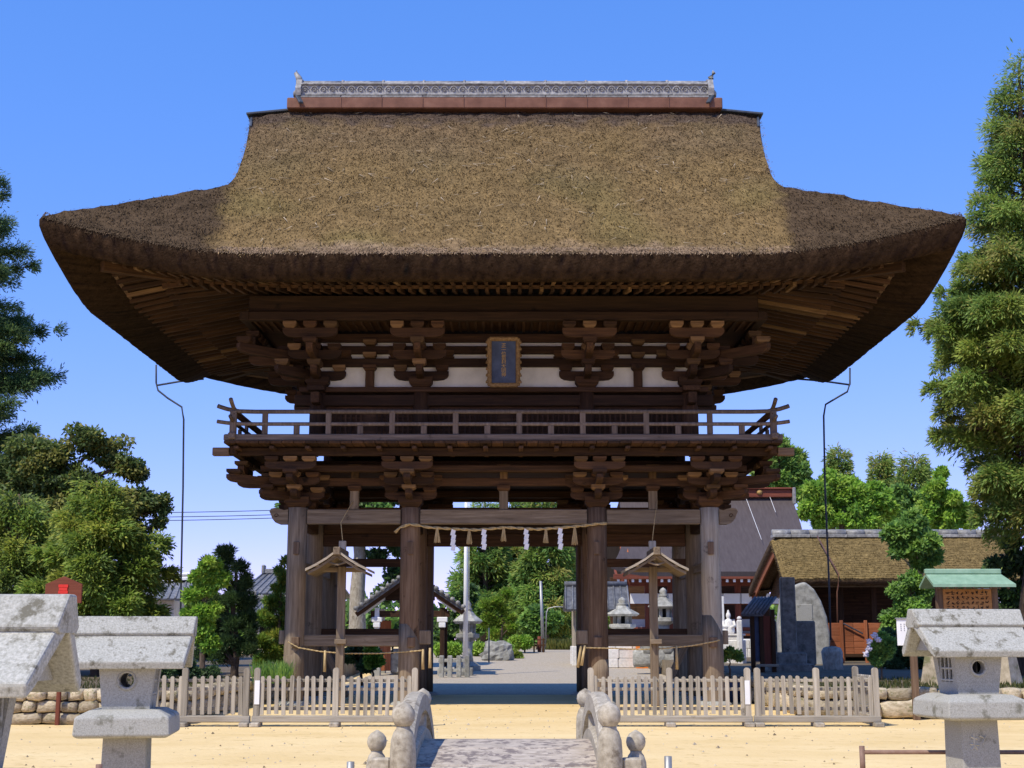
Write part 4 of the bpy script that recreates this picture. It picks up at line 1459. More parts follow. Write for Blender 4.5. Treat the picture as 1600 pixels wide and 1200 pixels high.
for s in (-1, 1):
    x = s * 0.745 + (0.0 if s < 0 else 0.01)
    mpar = put("parapet_rail", mesh("parapet_rail", *sweep(bar_path(railz, x), 0.14, 0.15), M['bridge']), br)
    put("lower_rail", mesh("lower_rail", *sweep(bar_path(lambda y: dz_(y) + 0.10, x), 0.15, 0.26), M['bridge']), br)
    for y in (-0.62, 0.62):
        hh = railz(y) - 0.13 - (dz_(y) + 0.08)
        box("baluster", br, (x, y, dz_(y) + 0.08 + hh / 2), (0.10, 0.11, hh), 'bridge', 0.015)
    bridge_post(x - s * 0.03, -1.70, 0.770, 0.79)
    bridge_post(x - (0.02 if s > 0 else 0.05), 1.70, 0.745, 0.76)
    # wing: low rail and a smaller post beside the bridge head
    wx = x + s * 0.17
    bridge_post(wx, -1.52, 0.565, 0.665, name="wing_post")
    box("wing_rail", br, (x + s * 0.13, -1.66, 0.33), (0.14, 0.11, 0.12), 'bridge', 0.012)
for u, vt in ((556, 1181), (1036, 1173)):
    d = 10.0
    z = CAM.z - (vt - 1000) * d / 2150
    o = tube("short_post", None, [(lx(u, d), CAM.y + d, -0.05), (lx(u, d), CAM.y + d, z)], 0.027, 'metal', 12)
    tag(o, "short grey steel post left of the arched bridge" if u < 800 else "short grey steel post right of the arched bridge", "post", "short steel posts beside the bridge")

# ------------------------------------------------------------------ pipe railings
def pipe_fence(label, u0, u1, v, d, posts, r=0.022):
    t = thing("pipe_railing", label, "railing", (0, 0, 0), group="low pipe railings")
    z = CAM.z - (v - 1000) * d / 2150
    y = CAM.y + d
    tube("pipe", t, [(lx(u0, d), y, z), (lx(u1, d), y, z)], r * 0.9, 'rust', 10)
    for u in posts:
        tube("post", t, [(lx(u, d), y, -0.05), (lx(u, d), y, z + 0.055)], r * 1.15, 'rust', 10)
    return t
pipe_fence("low brown pipe railing on the sand at the right, with one post", 1330, 1900, 1167, 12.88, (1330, 1690, 1899))
pipe_fence("low brown pipe railing behind the left stone lanterns at the bottom edge", -300, 176, 1196, 10.6, (176, -110, -299))
o = tube("teal_post", None, [(lx(1600, 9.3), CAM.y + 9.3, -0.05), (lx(1600, 9.3), CAM.y + 9.3, CAM.z - 113 * 9.3 / 2150)], 0.026, 'teal', 12)
tag(o, "thin teal painted post at the right edge beside the stone lantern", "post")

# ------------------------------------------------------------------ terraces and their stone walls
def stone_piece(w_, h, d, seed):
    rr = random.Random(seed)
    v, f = [], []
    nu, nv = 8, 5
    ex = 0.40
    for j in range(nv + 1):
        ph = -PI / 2 + PI * j / nv
        for i in range(nu):
            th = 2 * PI * i / nu + 0.2
            sg = lambda q: math.copysign(abs(q) ** ex, q)
            k = 1 + rr.uniform(-0.13, 0.10)
            v.append((sg(math.cos(th)) * sg(math.cos(ph)) * w_ / 2 * k, sg(math.sin(th)) * sg(math.cos(ph)) * d / 2 * k, sg(math.sin(ph)) * h / 2 * k))
    for j in range(nv):
        for i in range(nu):
            a, b = j * nu + i, j * nu + (i + 1) % nu
            f.append([a, b, b + nu, a + nu])
    return mesh("stone_piece", v, f, M['stone'], True)


STONES = [stone_piece(1, 1, 1, 100 + i) for i in range(9)]
def stone_wall(label, p0, p1, h, rows, seed, cat="wall", big=0.5):
    t = thing("stone_wall", label, cat, (p0[0], p0[1], p0[2] if len(p0) > 2 else 0.0), group="dry stone terrace walls")
    rr = random.Random(seed)
    d = Vector((p1[0] - p0[0], p1[1] - p0[1], 0)); L = d.length
    a = math.atan2(d.y, d.x)
    t.rotation_euler = (0, 0, a)
    mb = MB(); mb.box((L / 2, 0.16, h / 2 - 0.03), (L, 0.2, h - 0.08), 0.01)
    mb.build("wall_core", 'earth', t)
    z = 0.0
    for r in range(rows):
        hh = h * (0.62 if (r == 0 and rows == 2) else (0.38 if rows == 2 else 1.0 / rows))
        x = -rr.uniform(0, 0.2)
        while x < L:
            ww = rr.uniform(0.28, big + 0.25) if r == 0 else rr.uniform(0.2, big)
            o = put("stone", STONES[rr.randrange(9)], t, (x + ww / 2, rr.uniform(-0.02, 0.04), z + hh / 2 + rr.uniform(-0.01, 0.01)), (rr.uniform(-0.04, 0.04), rr.uniform(-0.06, 0.06), rr.uniform(-0.05, 0.05)))
            o.scale = (ww * 1.03, rr.uniform(0.30, 0.40), hh * rr.uniform(0.98, 1.08))
            x += ww
        z += hh
    return t


def terrace(name, x0, x1, y0, y1, z):
    v, f = [], []
    nx, ny = 24, 24
    for j in range(ny + 1):
        for i in range(nx + 1):
            x = x0 + (x1 - x0) * i / nx; y = y0 + (y1 - y0) * j / ny
            v.append((x, y, z + 0.05 * MN.noise((x * 0.8, y * 0.8, 3.3)) + 0.006 * max(0, y - y0)))
    for j in range(ny):
        for i in range(nx):
            a = j * (nx + 1) + i
            f.append([a, a + 1, a + nx + 2, a + nx + 1])
    n0 = len(v)
    for (x, y) in ((x0, y0), (x1, y0), (x1, y1), (x0, y1)): v.append((x, y, -0.2)); 
    f += [[n0, n0 + 1, nx, 0], [n0 + 3, n0, 0, ny * (nx + 1)], [n0 + 1, n0 + 2, (ny + 1) * (nx + 1) - 1, nx]]
    o = put(name, mesh(name, v, f, M['earth'], True)); o["kind"] = "structure"
    return o


TZ = 0.47
terrace("right_terrace", 5.05, 60, -4.35, 26, TZ - 0.05)
terrace("left_terrace", -60, -4.95, -5.75, 30, TZ - 0.05)
stone_wall("mossy stone terrace wall on the right behind the lantern and pipe railing", (4.95, -4.6), (14, -4.6), TZ, 2, 5)
stone_wall("stone terrace wall running back behind the rightmost picket fence", (4.92, 6.0), (4.92, -4.5), TZ, 2, 6)
stone_wall("rough stone terrace wall on the left behind the stone lanterns", (-14, -6.0), (-4.9, -6.0), TZ + 0.03, 3, 8, big=0.36)
stone_wall("stone terrace wall running back from the leftmost picket fence", (-4.85, -5.9), (-4.85, 8.0), TZ, 2, 9)

# ------------------------------------------------------------------ vegetation
def unit(n):
    v = NR.normal(0, 1, (n, 3)); return v / np.linalg.norm(v, axis=1)[:, None]


def leaf_quads(C, D, N, L, W):
    D = D / (np.linalg.norm(D, axis=1)[:, None] + 1e-9)
    Sd = np.cross(D, N); Sd /= np.linalg.norm(Sd, axis=1)[:, None] + 1e-9
    a = C
    m = C + D * (L * 0.5)[:, None]
    b = m - Sd * W[:, None]; d = m + Sd * W[:, None]
    c = C + D * L[:, None]
    return np.stack([a, b, c, d], axis=1).reshape(-1, 3)


def foliage(clumps, total, L, W, style, cols, name, parent, loc):
    """clumps: (x, y, z, r, squash); leaves spread through each clump, colour of the leaf itself varies"""
    cl = np.array([c[:5] for c in clumps], dtype=np.float64)
    wgt = cl[:, 3] ** 2; wgt /= wgt.sum()
    idx = NR.choice(len(cl), total, p=wgt)
    c = cl[idx]
    u = unit(total)
    if style == 'needle':
        rad = 0.15 + 0.75 * NR.random(total)
    else:
        rad = 0.35 + 0.65 * NR.random(total) ** 0.6
    sc = np.stack([c[:, 3], c[:, 3], c[:, 3] * c[:, 4]], axis=1)
    P = c[:, :3] + u * rad[:, None] * sc - np.array(loc)
    if style == 'broad':
        D = u * 0.4 + unit(total) * 0.9 + np.array((0, 0, -0.15))
        N = u * 0.4 + unit(total) * 0.6 + np.array((-0.22, -0.30, 0.60))
    elif style == 'spray':
        D = u * np.array((1, 1, 0.5)) + unit(total) * 0.45 + np.array((0, 0, 0.10))
        N = unit(total) * 0.6 + np.array((-0.30, -0.65, 0.50))
    elif style == 'droop':
        D = u * np.array((0.8, 0.8, 0.3)) + unit(total) * 0.4 + np.array((0, 0, -0.65))
        N = unit(total) * 0.6 + np.array((-0.30, -0.65, 0.45))
    else:
        D = u * 0.8 + unit(total) * 0.35 + np.array((0, 0, 0.35))
        N = unit(total)
    ll = L * (0.6 + 0.8 * NR.random(total)); ww = W * (0.6 + 0.8 * NR.random(total))
    V = leaf_quads(P, D, N, ll, ww)
    ca = np.array(cols)
    ck = NR.integers(0, len(ca), len(cl))                         # one leading colour per clump
    pick = np.where(NR.random(total) < 0.62, ck[idx], NR.integers(0, len(ca), total))
    T = ca[pick] * (0.72 + 0.56 * NR.random((total, 1)))
    me = fast_mesh(name, V, 4, M['leaf'], np.repeat(np.clip(T, 0.004, 0.6), 4, axis=0))
    return put(name, me, parent)


G_BRIGHT = [(0.216, 0.396, 0.046), (0.293, 0.470, 0.057), (0.153, 0.305, 0.041), (0.356, 0.509, 0.076)]
G_CEDAR = [(0.195, 0.310, 0.066), (0.245, 0.355, 0.072), (0.315, 0.390, 0.080), (0.145, 0.240, 0.058), (0.330, 0.325, 0.083)]
G_DARK = [(0.055, 0.106, 0.039), (0.076, 0.138, 0.045), (0.100, 0.162, 0.055), (0.045, 0.086, 0.036)]
G_PINE = [(0.094, 0.166, 0.056), (0.142, 0.217, 0.064), (0.198, 0.264, 0.072), (0.072, 0.133, 0.053)]
G_OLIVE = [(0.219, 0.324, 0.052), (0.280, 0.367, 0.060), (0.158, 0.254, 0.049), (0.376, 0.411, 0.070)]
G_OAK = [(0.104, 0.160, 0.045), (0.144, 0.200, 0.048), (0.264, 0.264, 0.061), (0.077, 0.125, 0.040)]
G_MID = [(0.161, 0.307, 0.065), (0.216, 0.376, 0.072), (0.287, 0.448, 0.086), (0.122, 0.237, 0.057)]


def tree(name, label, cat, Y, blobs, trunk, total, L, W, style='broad', cols=G_MID, sub=9, squash=0.75, group=None, limbs=8, bark='bark', sub_r=0.45, depth=1.0, seed=0):
    """blobs (u, v, r in photo pixels) are rounded masses at depth Y; trunk (u, v base, v top, radius m)"""
    rr = random.Random(seed or int(abs(Y) * 100 + len(label)))
    s = (Y - CAM.y) / 2150.0
    tu, vb, vt, tr = trunk
    bx, bz = at(tu, vb, Y)
    t = thing(name, label, cat, (bx, Y, bz), group=group)
    clumps = []
    for (u, v, r) in blobs:
        x, z = at(u, v, Y); rm = r * s
        yb = Y + rr.uniform(-0.25, 0.25) * rm
        for i in range(sub):
            while True:
                q = Vector((rr.uniform(-1, 1), rr.uniform(-1, 1), rr.uniform(-1, 1)))
                if q.length < 1: break
            q *= 1.0 / max(0.35, q.length) * (0.55 + 0.25 * rr.random()) if q.length > 0.5 else 1.0
            k = sub_r * rr.uniform(0.75, 1.25)
            clumps.append((x + q.x * rm * (1 - k * 0.6), yb + q.y * rm * depth * (1 - k * 0.5), z + q.z * rm * (1 - k * 0.6), rm * k, squash))
    mb = MB()
    tx, tz = at(tu, vt, Y)
    top = Vector((tx - bx, 0, tz - bz))
    path = [Vector((0, 0, -0.15))]
    for i in range(1, 7):
        k = i / 6
        path.append(top * k + Vector((rr.uniform(-1, 1), rr.uniform(-1, 1), 0)) * tr * 0.7)
    mb.tube(path, [tr * 1.35] + [tr * (1.05 - 0.72 * i / 6) for i in range(1, 7)], 9)
    order = sorted(clumps, key=lambda c: -c[3])
    for i in range(limbs):
        c = order[(i * 7) % len(order)]
        e = Vector((c[0] - bx, c[1] - Y, c[2] - bz))
        k = min(0.95, max(0.2, (e.z / max(0.1, top.z)) - 0.18))
        b0 = top * k
        mid = b0.lerp(e, 0.5) + Vector((0, 0, 0.12 * (e - b0).length))
        mb.tube([b0, mid, e], [tr * 0.42, tr * 0.26, tr * 0.10], 6)
    mb.build("trunk", bark, t, smooth=True)
    foliage(clumps, total, L, W, style, cols, "crown", t, (bx, Y, bz))
    return t


def stack(levels, step_px, tip_r, seed, both=True, cu=None):
    """conifer outline: levels (u centre, v, half width px) -> blobs along it"""
    rr = random.Random(seed)
    out = []
    for (u, v, hw) in levels:
        k = max(1, int(hw * 2 / step_px))
        for i in range(k + 1):
            q = -1 + 2 * i / max(1, k) if k > 0 else 0
            r = min(tip_r, hw * 0.75 + 3) * rr.uniform(0.8, 1.2)
            out.append((u + q * max(0, hw - r * 0.8) + rr.uniform(-4, 4), v + abs(q) * r * 0.45 + rr.uniform(-7, 7), r))
    return out



def conifer(name, label, cat, Y, levels, trunk, total, L, W, cols, seed, per_m=7.0, droop=0.25, rise=0.25, spray=0.5, group=None, inner=0.30):
    """levels (u of trunk, v, half width) in photo pixels from the top down; branches leave the trunk all round and carry flat sprays"""
    rr = random.Random(seed)
    s = (Y - CAM.y) / 2150.0
    tu, vb, tr = trunk
    bx, bz = at(tu, vb, Y)
    t = thing(name, label, cat, (bx, Y, bz), group=group)
    lv = [(at(u, v, Y)[0] - bx, at(u, v, Y)[1] - bz, hw * s) for (u, v, hw) in levels]
    zt, zb = lv[0][1], lv[-1][1]
    mb = MB()
    mb.tube([(0, 0, -0.15)] + [(lv[-1 - i][0] * 0.9, 0, lv[-1 - i][1]) for i in range(len(lv))], [tr * 1.25] + [max(0.03, tr * (1 - (lv[-1 - i][1]) / (zt + 0.01)) + 0.02) for i in range(len(lv))], 9)
    P, D, Ls, T = [], [], [], []
    segs = []
    z = zb
    while z < zt:
        for i in range(len(lv) - 1):
            if lv[i][1] >= z >= lv[i + 1][1]:
                k = (lv[i][1] - z) / (lv[i][1] - lv[i + 1][1] + 1e-6)
                r = lv[i][2] * (1 - k) + lv[i + 1][2] * k; x0 = lv[i][0] * (1 - k) + lv[i + 1][0] * k
        ln = r * (rr.uniform(0.72, 0.96) if rr.random() < 0.75 else rr.uniform(0.5, 0.8))
        a = rr.uniform(0, 2 * PI)
        h = Vector((math.cos(a), math.sin(a), 0))
        e = Vector((x0, 0, z)) + h * ln + Vector((0, 0, ln * rise * rr.uniform(0.4, 1.4)))
        b0 = Vector((x0, 0, z))
        mid = b0.lerp(e, 0.5) + Vector((0, 0, ln * droop * 0.35))
        segs.append((b0, mid, e, ln))
        if ln > 0.25: mb.tube([b0, mid, e], [max(0.012, 0.035 * ln), max(0.009, 0.022 * ln), 0.006], 5)
        z += rr.uniform(0.4, 1.6) / per_m
    wl_ = np.array([sg[3] ** 1.5 + 0.05 for sg in segs]); wl_ /= wl_.sum()
    ca = np.array(cols)
    for sg, wv in zip(segs, wl_):
        b0, mid, e, ln = sg
        n = int(total * wv)
        if n < 3: continue
        # sprays spread along the branch, smaller and paler-spaced towards the tip
        m = max(3, int(ln / (spray * 0.42)))
        lead = ca[NR.integers(0, len(ca))]
        for j in range(m):
            q = inner + (1 - inner) * (j + 0.5) / m + NR.normal(0, 0.03)
            p = np.array((1 - q) ** 2 * b0 + 2 * q * (1 - q) * mid + q * q * e) + NR.normal(0, 0.06 * spray, 3)
            dv = np.array((e - b0).normalized())
            sd_ = np.cross(dv, (0, 0, 1)); sd_ /= np.linalg.norm(sd_) + 1e-9
            k = max(4, n // m)
            rad = spray * (1.15 - 0.55 * q) * NR.uniform(0.75, 1.25)
            tt_ = NR.random(k) ** 0.75
            lat = NR.uniform(-1, 1, k)
            dd = dv[None, :] * (1.0 - 0.55 * np.abs(lat))[:, None] + sd_[None, :] * lat[:, None] + np.array((0, 0, 1))[None, :] * (NR.normal(0.02, 0.30, k) - droop * tt_)[:, None]
            P.append(p[None, :] + dd * (tt_ * rad)[:, None])
            D.append(dd + NR.normal(0, 0.35, (k, 3)))
            c = np.where(NR.random((k, 1)) < 0.6, lead[None, :], ca[NR.integers(0, len(ca), k)])
            T.append(c * (0.72 + 0.5 * NR.random((k, 1))) * NR.uniform(0.85, 1.15))
    P, D, T = np.concatenate(P), np.concatenate(D), np.concatenate(T)
    n = len(P)
    N = unit(n) * 0.55 + np.array((-0.28, -0.55, 0.60))
    V = leaf_quads(P, D, N, L * (0.6 + 0.8 * NR.random(n)), W * (0.7 + 0.6 * NR.random(n)))
    mb.build("trunk", 'bark', t, smooth=True)
    put("crown", fast_mesh("crown", V, 4, M['leaf'], np.repeat(np.clip(T, 0.004, 0.6), 4, axis=0)), t)
    return t


# big cedar at the right
lev = [(1600, 92, 6), (1598, 120, 18), (1600, 160, 40), (1601, 200, 56), (1604, 240, 84), (1606, 275, 78), (1610, 320, 106), (1612, 350, 118), (1618, 400, 112), (1620, 445, 150), (1618, 490, 158),
       (1615, 535, 190), (1615, 575, 182), (1612, 620, 172), (1612, 670, 178), (1618, 725, 150), (1622, 775, 124), (1630, 840, 96)]
conifer("cedar_tree", "tall dense cedar at the right edge rising above the gate's eave", "tree", 3.0, lev, (1604, 1075, 0.30), 380000, 0.125, 0.015, G_CEDAR, 3, per_m=25, droop=0.55, rise=0.20, spray=0.55, inner=0.12)
# layered conifer at the left edge
rr = random.Random(21)
conifer("fir_tree", "dark layered fir with gaps in its branches at the left edge", "tree", 13.0,
        [(-95, 120, 8), (-95, 200, 70), (-92, 270, 100), (-90, 300, 126), (-90, 350, 118), (-90, 420, 160), (-90, 470, 168), (-90, 520, 148), (-90, 560, 186), (-90, 610, 196), (-90, 660, 176), (-90, 720, 170), (-90, 780, 150)],
        (-92, 1060, 0.34), 250000, 0.13, 0.017, G_PINE, 21, per_m=12, droop=0.12, rise=0.20, spray=0.62, inner=0.22)
tree("oak_tree", "dark broadleaf tree with yellowish top standing left below the fir", "tree", 9.0,
     [(135, 692, 42), (180, 712, 44), (205, 740, 34), (60, 715, 60), (100, 740, 60), (160, 765, 60), (215, 785, 42), (246, 790, 26), (20, 760, 70), (80, 800, 70), (150, 825, 64), (205, 835, 40), (20, 840, 70), (252, 812, 18)],
     (95, 1065, 700, 0.26), 62000, 0.12, 0.034, 'broad', G_OAK, sub=12, squash=0.55, limbs=30, sub_r=0.44)
conifer("cypress_tree", "yellow-green feathery tree behind the whole stone lantern at the left", "tree", 2.5,
        [(150, 752, 6), (151, 775, 26), (152, 800, 46), (154, 830, 72), (156, 860, 106), (156, 890, 118), (155, 920, 120), (154, 960, 124), (152, 1005, 120)],
        (152, 1075, 0.13), 110000, 0.115, 0.019, G_OLIVE, 31, per_m=22, droop=0.42, rise=0.10, spray=0.52, inner=0.12, group="yellow-green feathery trees at the left")
conifer("cypress_tree", "yellow-green feathery tree at the left edge above the red crest board", "tree", 4.0,
        [(28, 772, 6), (28, 800, 36), (28, 830, 66), (28, 865, 86), (28, 900, 100), (28, 950, 112), (28, 1000, 110)],
        (28, 1070, 0.13), 90000, 0.115, 0.019, G_OLIVE + G_OAK[:2], 33, per_m=20, droop=0.42, rise=0.10, spray=0.55, inner=0.12, group="yellow-green feathery trees at the left")
tree("clipped_pine", "dark clipped pine of rounded pads standing behind the leftmost fence", "tree", 1.4,
     [(352, 868, 20), (330, 880, 17), (375, 888, 16), (383, 908, 18), (345, 902, 24), (325, 915, 16), (370, 930, 28), (388, 938, 18), (338, 945, 28), (330, 970, 24), (375, 965, 30), (392, 985, 15), (350, 990, 30), (318, 1000, 20), (390, 1010, 18), (345, 1022, 26), (372, 1015, 20), (316, 1020, 16)],
     (366, 1080, 880, 0.085), 52000, 0.085, 0.008, 'needle', G_DARK, sub=7, squash=0.7, limbs=16, sub_r=0.5)
tree("maple_tree", "fresh bright green maple beside the dark clipped pine", "tree", -0.6,
     [(330, 890, 22), (312, 905, 18), (305, 935, 22), (322, 950, 24), (300, 965, 18), (316, 985, 22), (330, 1005, 18), (345, 905, 14), (322, 915, 16)],
     (318, 1075, 890, 0.06), 22000, 0.10, 0.030, 'broad', G_BRIGHT, sub=8, squash=0.5, limbs=8)
tree("garden_pine", "loose yellow-green pine left of the gate's left corner column", "tree", 5.0,
     [(446, 878, 8), (437, 893, 9), (450, 905, 14), (436, 918, 12), (430, 945, 20), (455, 955, 22), (415, 965, 18), (440, 985, 26), (412, 1000, 20), (455, 1010, 22), (430, 1025, 22), (405, 1035, 16)],
     (438, 1085, 880, 0.06), 30000, 0.11, 0.013, 'needle', G_OLIVE + G_MID[:2], sub=7, squash=0.6, limbs=12, sub_r=0.42)
tree("low_shrub", "low dark shrub behind the leftmost picket fence", "shrub", -1.5, [(285, 1040, 22), (300, 1055, 20), (265, 1048, 20), (330, 1056, 18), (240, 1040, 24)], (285, 1082, 1045, 0.03), 11000, 0.07, 0.02, 'broad', G_DARK, sub=8, limbs=4)

# things seen through the left bay
tree("pale_trunk_tree", "tree with thick pale trunk seen through the gate's left bay", "tree", 24.0,
     [(540, 770, 60), (600, 800, 60), (480, 790, 50), (570, 740, 60), (630, 850, 26), (618, 900, 22), (600, 930, 20), (640, 930, 24), (590, 870, 16)],
     (561, 1040, 700, 0.34), 34000, 0.20, 0.06, 'broad', G_DARK + G_MID[:1], sub=9, bark='pale_bark', limbs=3)
tree("camellia_shrub", "round glossy shrub behind the waist rail in the left bay", "shrub", 9.0, [(565, 1010, 22), (548, 1022, 16), (580, 1022, 18), (572, 1035, 18)], (565, 1062, 1015, 0.04), 9000, 0.10, 0.035, 'broad', G_DARK, sub=8, limbs=3)
tree("azalea_shrub", "small bright shrub between the waist rail and washing pavilion", "shrub", 8.0, [(580, 1015, 12), (588, 1030, 12), (576, 1035, 10)], (582, 1060, 1018, 0.03), 5000, 0.08, 0.03, 'broad', G_BRIGHT, sub=7, limbs=3)

# trees beyond the precinct seen through the passage
mids = [("cedar_tree", 758, 815, 66, 62, "leftmost tall cedar seen through the passage, against the sky"),
        ("cedar_tree", 800, 790, 58, 66, "second cedar from the left seen through the passage, behind the garden pine"),
        ("cedar_tree", 850, 770, 60, 60, "cedar seen through the passage behind the grey utility pole"),
        ("cedar_tree", 902, 800, 58, 64, "rightmost cedar seen through the passage, behind the small tiled roof")]
for i, (nm, u, v0, hw, Y, lab) in enumerate(mids):
    lv = [(u + rr.uniform(-4, 4), v0 + (1000 - v0) * q, hw * min(1.0, 0.25 + 1.0 * q)) for q in (0.02, 0.12, 0.22, 0.33, 0.45, 0.57, 0.69, 0.82, 0.93)]
    conifer(nm, lab, "tree", Y, [(u, v0 - 40, 3)] + [(u, v, h_) for (_, v, h_) in lv], (u, 1012, 0.3), 42000, 0.34, 0.045, G_CEDAR + G_MID, 40 + i, per_m=13, droop=0.5, rise=0.15, spray=0.95, group="cedars beyond the precinct", inner=0.2)
tree("camphor_tree", "leafy bush with broad leaves left of the grey utility pole", "shrub", 48, [(840, 960, 18), (822, 972, 14), (855, 975, 14), (838, 985, 18), (866, 968, 10)], (840, 1012, 965, 0.08), 9000, 0.30, 0.10, 'broad', G_MID, sub=8, limbs=5)
# cloud-pruned pine: pads on a bare stem
tree("cloud_pruned_pine", "cloud-pruned garden pine with flat pads seen through the passage", "tree", 40,
     [(790, 929, 11), (778, 939, 11), (770, 950, 9), (787, 953, 8), (797, 966, 9), (765, 962, 9), (775, 975, 10), (800, 982, 8), (760, 945, 10), (756, 975, 10), (772, 990, 9)],
     (783, 1012, 926, 0.09), 15000, 0.20, 0.03, 'needle', G_OLIVE + G_BRIGHT, sub=7, squash=0.32, limbs=11, sub_r=0.6)
tree("garden_maple", "dark rounded tree behind the flagpole seen through the passage", "tree", 42, [(712, 940, 16), (735, 930, 18), (748, 955, 20), (720, 960, 16), (705, 975, 14), (745, 980, 16)], (730, 1012, 935, 0.08), 12000, 0.26, 0.07, 'broad', G_DARK + G_MID, sub=8, limbs=6)


def hedge(label, u0, u1, vt, vb, Y, dep, cols=G_BRIGHT, total=9000, top=G_BRIGHT):
    x0, z1 = at(u0, vt, Y); x1, _ = at(u1, vt, Y); _, z0 = at(u0, vb, Y)
    t = thing("clipped_hedge", label, "hedge", ((x0 + x1) / 2, Y, z0), group="clipped hedges along the gravel")
    cl = []
    n = max(2, int((x1 - x0) / 0.45))
    for i in range(n):
        for j in range(2):
            for k in range(max(1, int((z1 - z0) / 0.4))):
                cl.append((x0 + (x1 - x0) * (i + 0.5) / n, Y + dep * (j - 0.5), z0 + 0.2 + (z1 - z0 - 0.38) * k / max(1, int((z1 - z0) / 0.4) - 1 or 1), 0.36, 0.75))
    foliage(cl, total, 0.13, 0.045, 'broad', cols, "foliage", t, t.location)
    mb = MB()
    for i in range(n):
        x = (x0 + (x1 - x0) * (i + 0.5) / n) - t.location.x
        mb.tube([(x, 0, -0.1), (x + 0.05, 0.05, (z1 - z0) * 0.7)], 0.03, 5)
    mb.build("stems", 'bark', t)
    return t


hedge("clipped hedge left of the stone lantern seen through the passage", 684, 716, 995, 1022, 34, 0.8)
hedge("clipped hedge between the flagpole and the grey rock", 738, 800, 995, 1022, 36, 0.9, total=12000)
hedge("clipped hedge right of the grey rock with pale top", 800, 826, 989, 1010, 40, 0.8)
tree("low_shrub", "small low shrub just right of the grey rock", "shrub", 33, [(802, 1022, 8), (794, 1024, 7), (810, 1025, 7)], (802, 1034, 1022, 0.03), 4000, 0.12, 0.03, 'broad', G_OLIVE, sub=6, limbs=2, squash=0.6)

# trees right of the gate
tree("chestnut_tree", "bushy tree behind the balcony's right end above the main hall roof", "tree", 52, [(1215, 705, 24), (1238, 720, 26), (1195, 735, 24), (1225, 745, 30), (1255, 740, 20), (1190, 755, 20), (1250, 770, 24), (1220, 690, 14)], (1225, 1010, 700, 0.25), 22000, 0.30, 0.08, 'broad', G_MID + G_CEDAR[:2], sub=9, limbs=8)
tree("maple_tree", "big rounded bright green tree behind the thatched hall", "tree", 46, [(1275, 770, 26), (1300, 755, 26), (1335, 765, 30), (1370, 775, 26), (1262, 795, 22), (1295, 800, 34), (1345, 805, 34), (1385, 800, 22), (1315, 790, 34)], (1315, 1005, 770, 0.28), 42000, 0.26, 0.075, 'broad', G_BRIGHT, sub=11, limbs=8, squash=0.5)
for i, (u, v0, hw, Y, lab) in enumerate([(1311, 701, 26, 58, "pointed conifer rising behind the bright rounded tree"), (1376, 711, 22, 60, "slender pointed conifer right of the rounded bright tree"),
                                         (1428, 712, 46, 56, "broad conifer between the slender conifer and the tall cedar")]):
    lv = [(u + rr.uniform(-2, 2), v0 + (880 - v0) * q, hw * min(1.0, 0.2 + 1.5 * q)) for q in (0.02, 0.10, 0.2, 0.32, 0.45, 0.6, 0.75, 0.9)]
    conifer("conifer_tree", lab, "tree", Y, [(u, v0, 2)] + [(u, v + 4, h_) for (_, v, h_) in lv], (u, 1005, 0.22), 26000, 0.30, 0.040, G_CEDAR, 60 + i, per_m=13, droop=0.35, rise=0.2, spray=0.75, group="conifers behind the halls", inner=0.15)
tree("maple_tree", "bright green tree beside the tall cedar behind the thatched hall", "tree", 44, [(1462, 765, 22), (1485, 785, 24), (1505, 800, 20), (1450, 800, 24), (1480, 815, 24), (1515, 815, 16), (1470, 740, 12)], (1480, 1005, 770, 0.2), 20000, 0.26, 0.075, 'broad', G_BRIGHT, sub=9, limbs=6, squash=0.5)
tree("camphor_tree", "mid green rounded tree filling the gap right of the big bright tree", "tree", 49, [(1405, 775, 24), (1430, 790, 28), (1400, 805, 26), (1450, 800, 24), (1425, 815, 26), (1395, 790, 20)], (1420, 1005, 785, 0.2), 20000, 0.26, 0.075, 'broad', G_MID, sub=10, limbs=6, squash=0.5)
tree("loquat_tree", "small dark broadleaf tree standing before the thatched hall roof", "tree", 13.6, [(1420, 818, 26), (1398, 838, 24), (1448, 845, 26), (1422, 852, 28), (1440, 875, 20), (1400, 860, 16), (1462, 868, 14), (1425, 808, 16)],
     (1436, 1075, 830, 0.11), 18000, 0.16, 0.045, 'broad', G_MID, sub=10, squash=0.45, limbs=10, bark='pale_bark')
tree("garden_shrub", "tall shrub with a light green top left of the green-roofed notice board", "shrub", 13.2, [(1420, 905, 20), (1440, 920, 24), (1405, 925, 22), (1425, 950, 30), (1400, 970, 26), (1445, 965, 26), (1385, 985, 18), (1420, 1000, 28), (1450, 1005, 22)],
     (1420, 1072, 915, 0.06), 24000, 0.10, 0.030, 'broad', G_MID + G_BRIGHT[:1], sub=9, limbs=8)
tree("evergreen_shrub", "dark evergreen thicket under the tall cedar at the right edge", "shrub", 4.0, [(1560, 890, 30), (1600, 880, 40), (1590, 930, 40), (1630, 940, 50), (1560, 960, 26), (1600, 1000, 40), (1560, 1030, 30), (1630, 1040, 40), (1580, 850, 20)],
     (1595, 1080, 880, 0.06), 26000, 0.11, 0.030, 'broad', G_DARK + G_MID[:1], sub=8, limbs=8)
tree("evergreen_shrub", "dark shrub mass behind the white signboard and red fence", "shrub", 9.0, [(1395, 1000, 24), (1420, 1020, 26), (1450, 1040, 24), (1480, 1030, 30), (1390, 1035, 20), (1520, 1040, 26)],
     (1430, 1075, 1005, 0.05), 14000, 0.11, 0.03, 'broad', G_DARK, sub=8, limbs=5)
